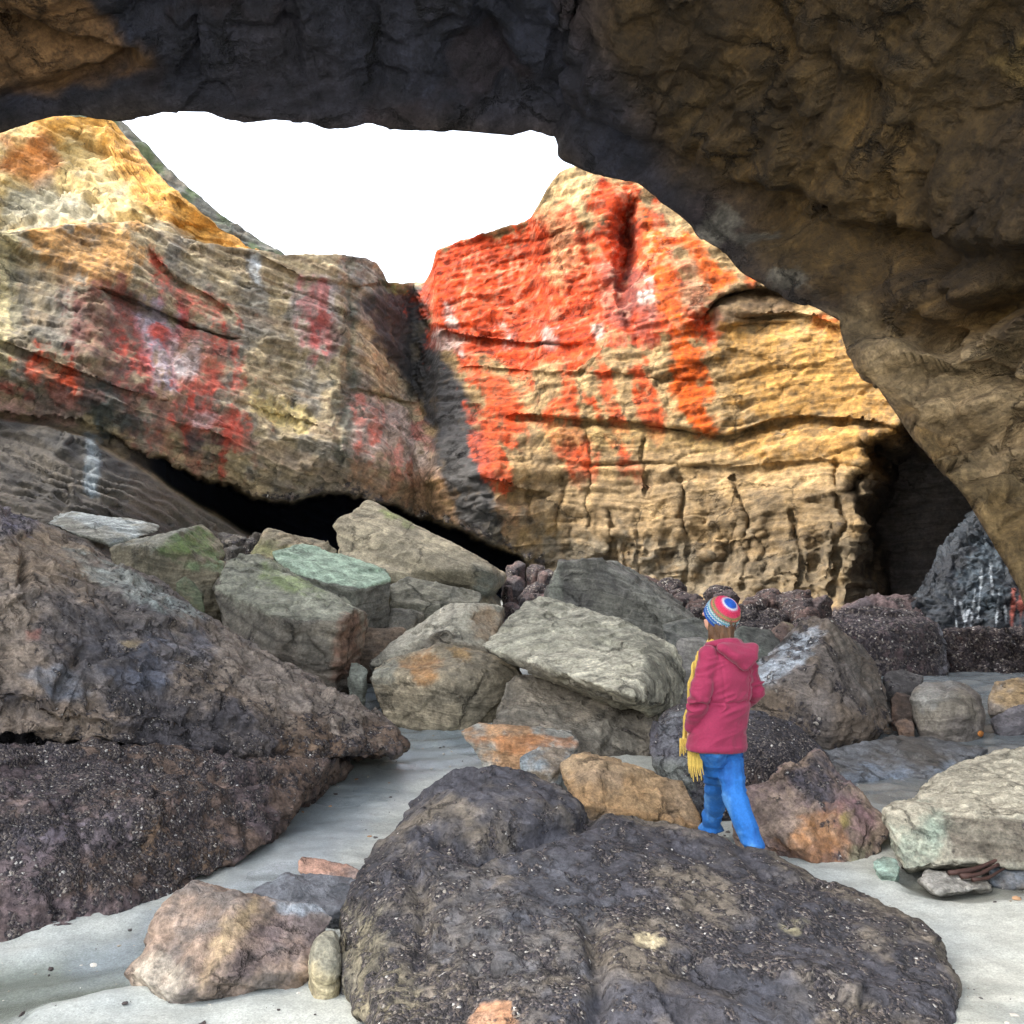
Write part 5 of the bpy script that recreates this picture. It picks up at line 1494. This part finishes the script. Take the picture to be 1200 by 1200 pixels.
for wr, el_, tgt in ((WRL, ELL, J(816, 862, .07)), (WRR, ELR, J(858, 842, .24))):       # palm, thumb, four unequal fingers, half curled
    d_ = tgt - wr
    d_ /= np.linalg.norm(d_)
    sd_ = np.cross(d_, fwd)
    sd_ /= np.linalg.norm(sd_)
    nd_ = np.cross(sd_, d_)
    pc = wr + d_ * .075
    for k, off in enumerate((-.028, -.009, .010, .028)):
        kn = pc + sd_ * off * 1.05 + d_ * (.012 - abs(off) * .2)
        capsule(bm, wr + d_ * .012 + sd_ * off * .6, .015, kn, .0125)
        ln = (.036, .042, .039, .030)[k]
        p1 = kn + d_ * ln + nd_ * .008
        p2 = p1 + d_ * ln * .6 + nd_ * .016
        p3 = p2 + d_ * ln * .35 + nd_ * .018
        capsule(bm, kn, .0098, p1, .0086)
        capsule(bm, p1, .0086, p2, .0078)
        capsule(bm, p2, .0078, p3, .0068)
    t0 = wr + d_ * .025 - sd_ * .026
    t1 = t0 + d_ * .030 - sd_ * .022 + nd_ * .008
    t2 = t1 + d_ * .028 - sd_ * .004 + nd_ * .010
    capsule(bm, t0, .013, t1, .0105)
    capsule(bm, t1, .0105, t2, .0085)
person_part('body', bm, skin, 0.0042, it1=3)

# ---- jeans
bm = bmesh.new()
loft(bm, [ell(J(845, 850, .03), .145, .11, YAW), ell(PELV, .165, .12, YAW), ell(PELV - upv * .07, .155, .115, YAW)])
capsule(bm, HIPL, .088, KNL * .5 + HIPL * .5, .080)
capsule(bm, KNL * .5 + HIPL * .5, .080, KNL, .068)
capsule(bm, KNL, .066, KNL * .5 + ANL * .5, .064)
capsule(bm, KNL * .5 + ANL * .5, .064, ANL + upv * .03, .062)
loft(bm, [ell(ANL + upv * .03, .066, .07, YAW), ell(ANL - upv * .005, .074, .082, YAW)])
capsule(bm, HIPR, .090, KNR * .5 + HIPR * .5, .082)
capsule(bm, KNR * .5 + HIPR * .5, .082, KNR, .068)
capsule(bm, KNR, .068, KNR * .5 + ANR * .5, .062)
capsule(bm, KNR * .5 + ANR * .5, .062, ANR, .055)


def jean_fold(P_, N_):
    h_ = P_[:, 2]
    f1_ = ridge(np.stack([P_[:, 0] * 3 + h_ * 2, P_[:, 1] * 3, h_ * 11], 1), 2, 120)
    knee = np.exp(-((h_ - KNR[2]) / .10) ** 2) + np.exp(-((h_ - ANR[2] - .03) / .09) ** 2) + .5 * np.exp(-((h_ - HIPR[2] + .06) / .08) ** 2)
    return .004 * fbm(P_ * 9, 3, 121) + .019 * (f1_ - .4) * (.3 + knee) * (f1_ > 0)




def jean_col(P_, N_):
    k = np.repeat(lin(40, 116, 196, 0.85)[None], len(P_), 0)
    k = mixc(k, lin(110, 170, 224, 0.85), ss(-.1, .7, fbm(P_ * np.array([9, 9, 5], f32), 4, 122, .6)) * .55)
    k = mixc(k, lin(26, 78, 150, 0.85), ss(.1, .7, fbm(P_ * np.array([12, 12, 7], f32), 4, 123, .6)) * .6)
    return k


person_part('jeans', bm, jeansm, 0.006, it1=3, disp=jean_fold, colfn=jean_col)
# pocket, seams
bm = bmesh.new()
for a_, b2 in ((HIPR + np.array([.088, -.02, 0]), KNR + np.array([.066, -.015, 0])), (KNR + np.array([.066, -.015, 0]), ANR + np.array([.054, -.01, 0]))):
    capsule(bm, a_, .0035, b2, .0035)
person_part('side_seam', bm, seamm, 0.0025, it1=1)

# ---- shoes
for an, dr in ((ANL, fwd), (ANR, fwd - upv * .45)):
    d_ = dr / np.linalg.norm(dr)
    bm = bmesh.new()
    base = an - upv * (.055 if dr is fwd else .108)
    hull_into(bm, np.concatenate([ico_pts() * np.array([.038, .038, .045]) + base - d_ * .018, ico_pts() * np.array([.042, .045, .036]) + base + d_ * .09, ico_pts() * np.array([.034, .036, .022]) + base + d_ * .155 - upv * .012]))
    capsule(bm, base + upv * .02, .038, an + upv * .02, .033)
    person_part('shoe', bm, bootm, 0.005, it1=2)

# ---- jacket
bm = bmesh.new()
jr = [ell(J(848, 757, .03), .075, .072, YAW), ell(J(849, 763, .03), .135, .088, YAW), ell(J(849, 774, .03), .178, .112, YAW), ell(J(850, 795, .03), .170, .128, YAW), ell(J(848, 822, .03), .152, .122, YAW),
      ell(J(844, 842, .03), .168, .130, YAW), ell(J(841, 862, .03), .180, .140, YAW), ell(J(840, 879, .03), .186, .146, YAW, tilt=(-.05, 0))]
loft(bm, jr)
for a_, b2, c2 in ((SHL, ELL, WRL), (SHR, ELR, WRR)):
    capsule(bm, a_, .062, a_ * .5 + b2 * .5, .057)
    capsule(bm, a_ * .5 + b2 * .5, .057, b2, .054)
    capsule(bm, b2, .055, b2 * .45 + c2 * .55, .050)
    capsule(bm, b2 * .45 + c2 * .55, .050, c2, .043)
hem_z = float(J(840, 878, 0)[2])
waist_z = float(J(847, 822, 0)[2])


def jacket_fold(P_, N_):
    h_ = P_[:, 2]
    d_ = .004 * fbm(P_ * 6, 3, 130)
    ar = np.exp(-(np.linalg.norm(P_ - ELL, axis=1) / .09) ** 2) + np.exp(-(np.linalg.norm(P_ - ELR, axis=1) / .09) ** 2)
    fo = ridge(np.stack([P_[:, 0] * 4 + h_ * 3, P_[:, 1] * 4, h_ * 13 - P_[:, 0] * 5], 1), 2, 131)
    d_ += .030 * (fo - .35) * (.34 + 1.2 * ar + .7 * np.exp(-((h_ - waist_z + .02) / .05) ** 2))
    d_ -= .010 * np.exp(-((h_ - waist_z) / .007) ** 2)                    # drawcord line
    d_ += .003 * (np.abs(h_ - hem_z - .012) < .012)                       # hem band
    q_ = (P_ - CHEST) @ right
    bk = N_ @ fwd < 0
    d_ = np.clip(d_, -.009, .016)
    d_ -= .005 * bk * np.exp(-((np.abs(q_) - .105 - .10 * (h_ - CHEST[2])) / .006) ** 2) * (h_ > waist_z)   # back panel seams
    return d_


person_part('jacket', bm, jacketm, 0.006, 0.012, 2, 2, disp=jacket_fold)
# cuffs
for wr, el_ in ((WRL, ELL), (WRR, ELR)):
    bm = bmesh.new()
    d_ = (wr - el_) / np.linalg.norm(wr - el_)
    capsule(bm, wr - d_ * .022, .046, wr + d_ * .016, .044)
    person_part('cuff', bm, jacketm, 0.005, it1=2)
# hood lying on the back
bm = bmesh.new()
bk_ = -fwd
hc = J(855, 765, 0.03) + bk_ * .105
hull_into(bm, np.concatenate([ico_pts() * np.array([.035, .032, .028]) + hc - right * .125 + upv * .035 - bk_ * .02, ico_pts() * np.array([.035, .032, .028]) + hc + right * .105 + upv * .035 - bk_ * .02,
                              ico_pts() * .030 + hc + right * .005 - upv * .075 + bk_ * .022, ico_pts() * .032 + hc - right * .06 - upv * .015 + bk_ * .02, ico_pts() * .034 + hc + right * .07 - upv * .02 + bk_ * .022]))
for k in range(14):
    a0, a1 = k / 14 * 6.2832, (k + 1) / 14 * 6.2832
    p0 = J(848, 757, .03) + right * .092 * math.cos(a0) + fwd * .086 * math.sin(a0) + upv * (.012 - .016 * math.sin(a0))
    p1 = J(848, 757, .03) + right * .092 * math.cos(a1) + fwd * .086 * math.sin(a1) + upv * (.012 - .016 * math.sin(a1))
    capsule(bm, p0, .026, p1, .026)
person_part('hood', bm, jacketm, 0.005, 0.009, 2, 2, disp=lambda P_, N_: .006 * fbm(P_ * np.array([7, 7, 18], f32), 3, 133) + .008 * (ridge(P_ * np.array([5, 5, 16], f32), 1, 134) - .4))

# ---- hair: falls from under the hat over the collar
bm = bmesh.new()
for k in range(17):
    t = k / 16
    ang = math.radians(-40 + 235 * t)
    rd_ = (-right * math.cos(ang) * .066 - fwd * math.sin(ang) * .066)
    st_ = HEAD + rd_ * 1.0 - upv * .01
    md_ = HEAD + rd_ * (1.0 + .1 * math.sin(k * 2.9)) - upv * (.095 + .01 * math.sin(k * 2.1))
    en_ = HEAD + rd_ * (1.06 + .1 * math.sin(k * 1.7)) - upv * (.155 + .018 * math.sin(k * 3.3))
    capsule(bm, st_, .016, md_, .013)
    capsule(bm, md_, .013, en_, .006)
blob(bm, HEAD - fdir * .022 - fu * .01, (.078, .086, .092), AX)
person_part('hair', bm, hairm, 0.0045, it1=2, disp=lambda P_, N_: .007 * fbm(P_ * np.array([60, 60, 7], f32), 3, 135))

# ---- striped knitted hat, crown tipped towards the viewer's right
hx = np.array([.38, -.66, .65])
hx /= np.linalg.norm(hx)
hcen = J(846.5, 719, 0.02)
bm = bmesh.new()
pts = ico_pts()
r1_ = np.cross(hx, [0, 0, 1.0])
r1_ /= np.linalg.norm(r1_)
r2_ = np.cross(r1_, hx)
H3 = np.array([r1_, r2_, hx])
bb = bmesh.new()
bmesh.ops.create_icosphere(bb, subdivisions=4, radius=1)
ip = np.array([v.co[:] for v in bb.verts])
bb.free()
ip = ip[ip[:, 2] > -0.36]
hull_into(bm, (ip * np.array([.107, .107, .104])) @ H3 + hcen)


def hat_ang(P_):
    q_ = (P_ - hcen) @ H3.T
    return np.arctan2(np.hypot(q_[:, 0], q_[:, 1]), q_[:, 2] + .012) / math.pi * 180, np.arctan2(q_[:, 1], q_[:, 0])


def hat_col(P_, N_):
    th, ph = hat_ang(P_)
    th = th + 1.6 * np.sin(ph * 38)
    k = np.repeat(lin(30, 96, 200)[None], len(P_), 0)
    for lo, cc in ((21, lin(216, 216, 228)), (27, lin(232, 120, 160)), (31, lin(224, 60, 100)), (47, lin(214, 80, 104)), (51, lin(140, 140, 92)), (56, lin(196, 150, 92)), (60, lin(206, 96, 110)), (64, lin(112, 142, 116)), (69, lin(196, 214, 216)), (74, lin(80, 160, 190)), (79, lin(216, 220, 222)), (83, lin(40, 108, 190)), (91, lin(150, 190, 206)), (95, lin(30, 80, 170))):
        k = mixc(k, cc, ss(lo - .8, lo + .8, th))
    return k


def hat_disp(P_, N_):
    th, ph = hat_ang(P_)
    return .0028 * np.sin(th * 1.15) + .002 * np.sin(ph * 46 + np.floor(th / 5.5) * 3.14) * np.clip(th / 40, 0, 1)


hat = person_part('knitted_hat', bm, hatm, 0.0032, it1=3, disp=hat_disp, colfn=hat_col)
bm = bmesh.new()
for k in range(28):
    a0, a1 = k / 28 * 6.2832, (k + 1) / 28 * 6.2832
    p0 = hcen + (r1_ * math.cos(a0) + r2_ * math.sin(a0)) * .099 - hx * .036
    p1 = hcen + (r1_ * math.cos(a1) + r2_ * math.sin(a1)) * .099 - hx * .036
    capsule(bm, p0, .0085, p1, .0085)
person_part('hat_rim', bm, simple_mat('blue_wool_rim', lin(40, 92, 180), 0.9, 140, .25, .8, .004, wave=60.0), 0.0035, it1=1)

# ---- scarf: round the neck, one end hanging in front with a fringe
bm = bmesh.new()
for k in range(14):
    a0, a1 = k / 14 * 6.2832, (k + 1) / 14 * 6.2832
    p0 = J(846, 753, .03) + right * .070 * math.cos(a0) + fwd * .075 * math.sin(a0) + upv * .004
    p1 = J(846, 753, .03) + right * .070 * math.cos(a1) + fwd * .075 * math.sin(a1) + upv * .004
    capsule(bm, p0, .020, p1, .020)
hang = [J(826, 760, .06), J(815, 778, .06), J(810, 800, .06), J(807, 830, .06), J(803, 852, .06), J(801.5, 870, .06)]
for a_, b2 in zip(hang[:-1], hang[1:]):
    hull_into(bm, np.concatenate([ico_pts() * np.array([.019, .012, .02]) + a_, ico_pts() * np.array([.019, .012, .02]) + b2]))
hang2 = [J(824, 765, .16), J(818, 800, .17), J(816, 840, .16), J(814, 868, .02), J(814.5, 886, .0)]
for a_, b2 in zip(hang2[:-1], hang2[1:]):
    hull_into(bm, np.concatenate([ico_pts() * np.array([.045, .010, .015]) + a_, ico_pts() * np.array([.045, .010, .015]) + b2]))
scarf = person_part('scarf', bm, scarfm, 0.0045, it1=2, disp=lambda P_, N_: .004 * np.sin(P_[:, 0] * 230) + .004 * fbm(P_ * 14, 2, 140))
for k in range(8):
    x = 806.8 + k * 2.15
    bm = bmesh.new()
    a_ = J(x, 880, -.004)
    b2 = J(x + .5, 897 + (k * 3 % 4), -.006 - .004 * (k % 2))
    e2_ = J(x + 1.0 + k * .25, 906 + (k * 5 % 11), -.004)
    hull_into(bm, np.concatenate([ico_pts() * np.array([.0068, .005, .004]) + a_, ico_pts() * np.array([.0072, .005, .004]) + b2]))
    capsule(bm, b2, .0058, e2_, .0030)
    person_part('tassel', bm, scarfm, 0.0024, it1=1, parent=scarf)
for k in range(4):
    x = 797.5 + k * 2.2
    bm = bmesh.new()
    capsule(bm, J(x, 866, .05), .0068, J(x - .6, 886 - (k * 3 % 5), .05), .0034)
    person_part('tassel', bm, scarfm, 0.0024, it1=1, parent=scarf)
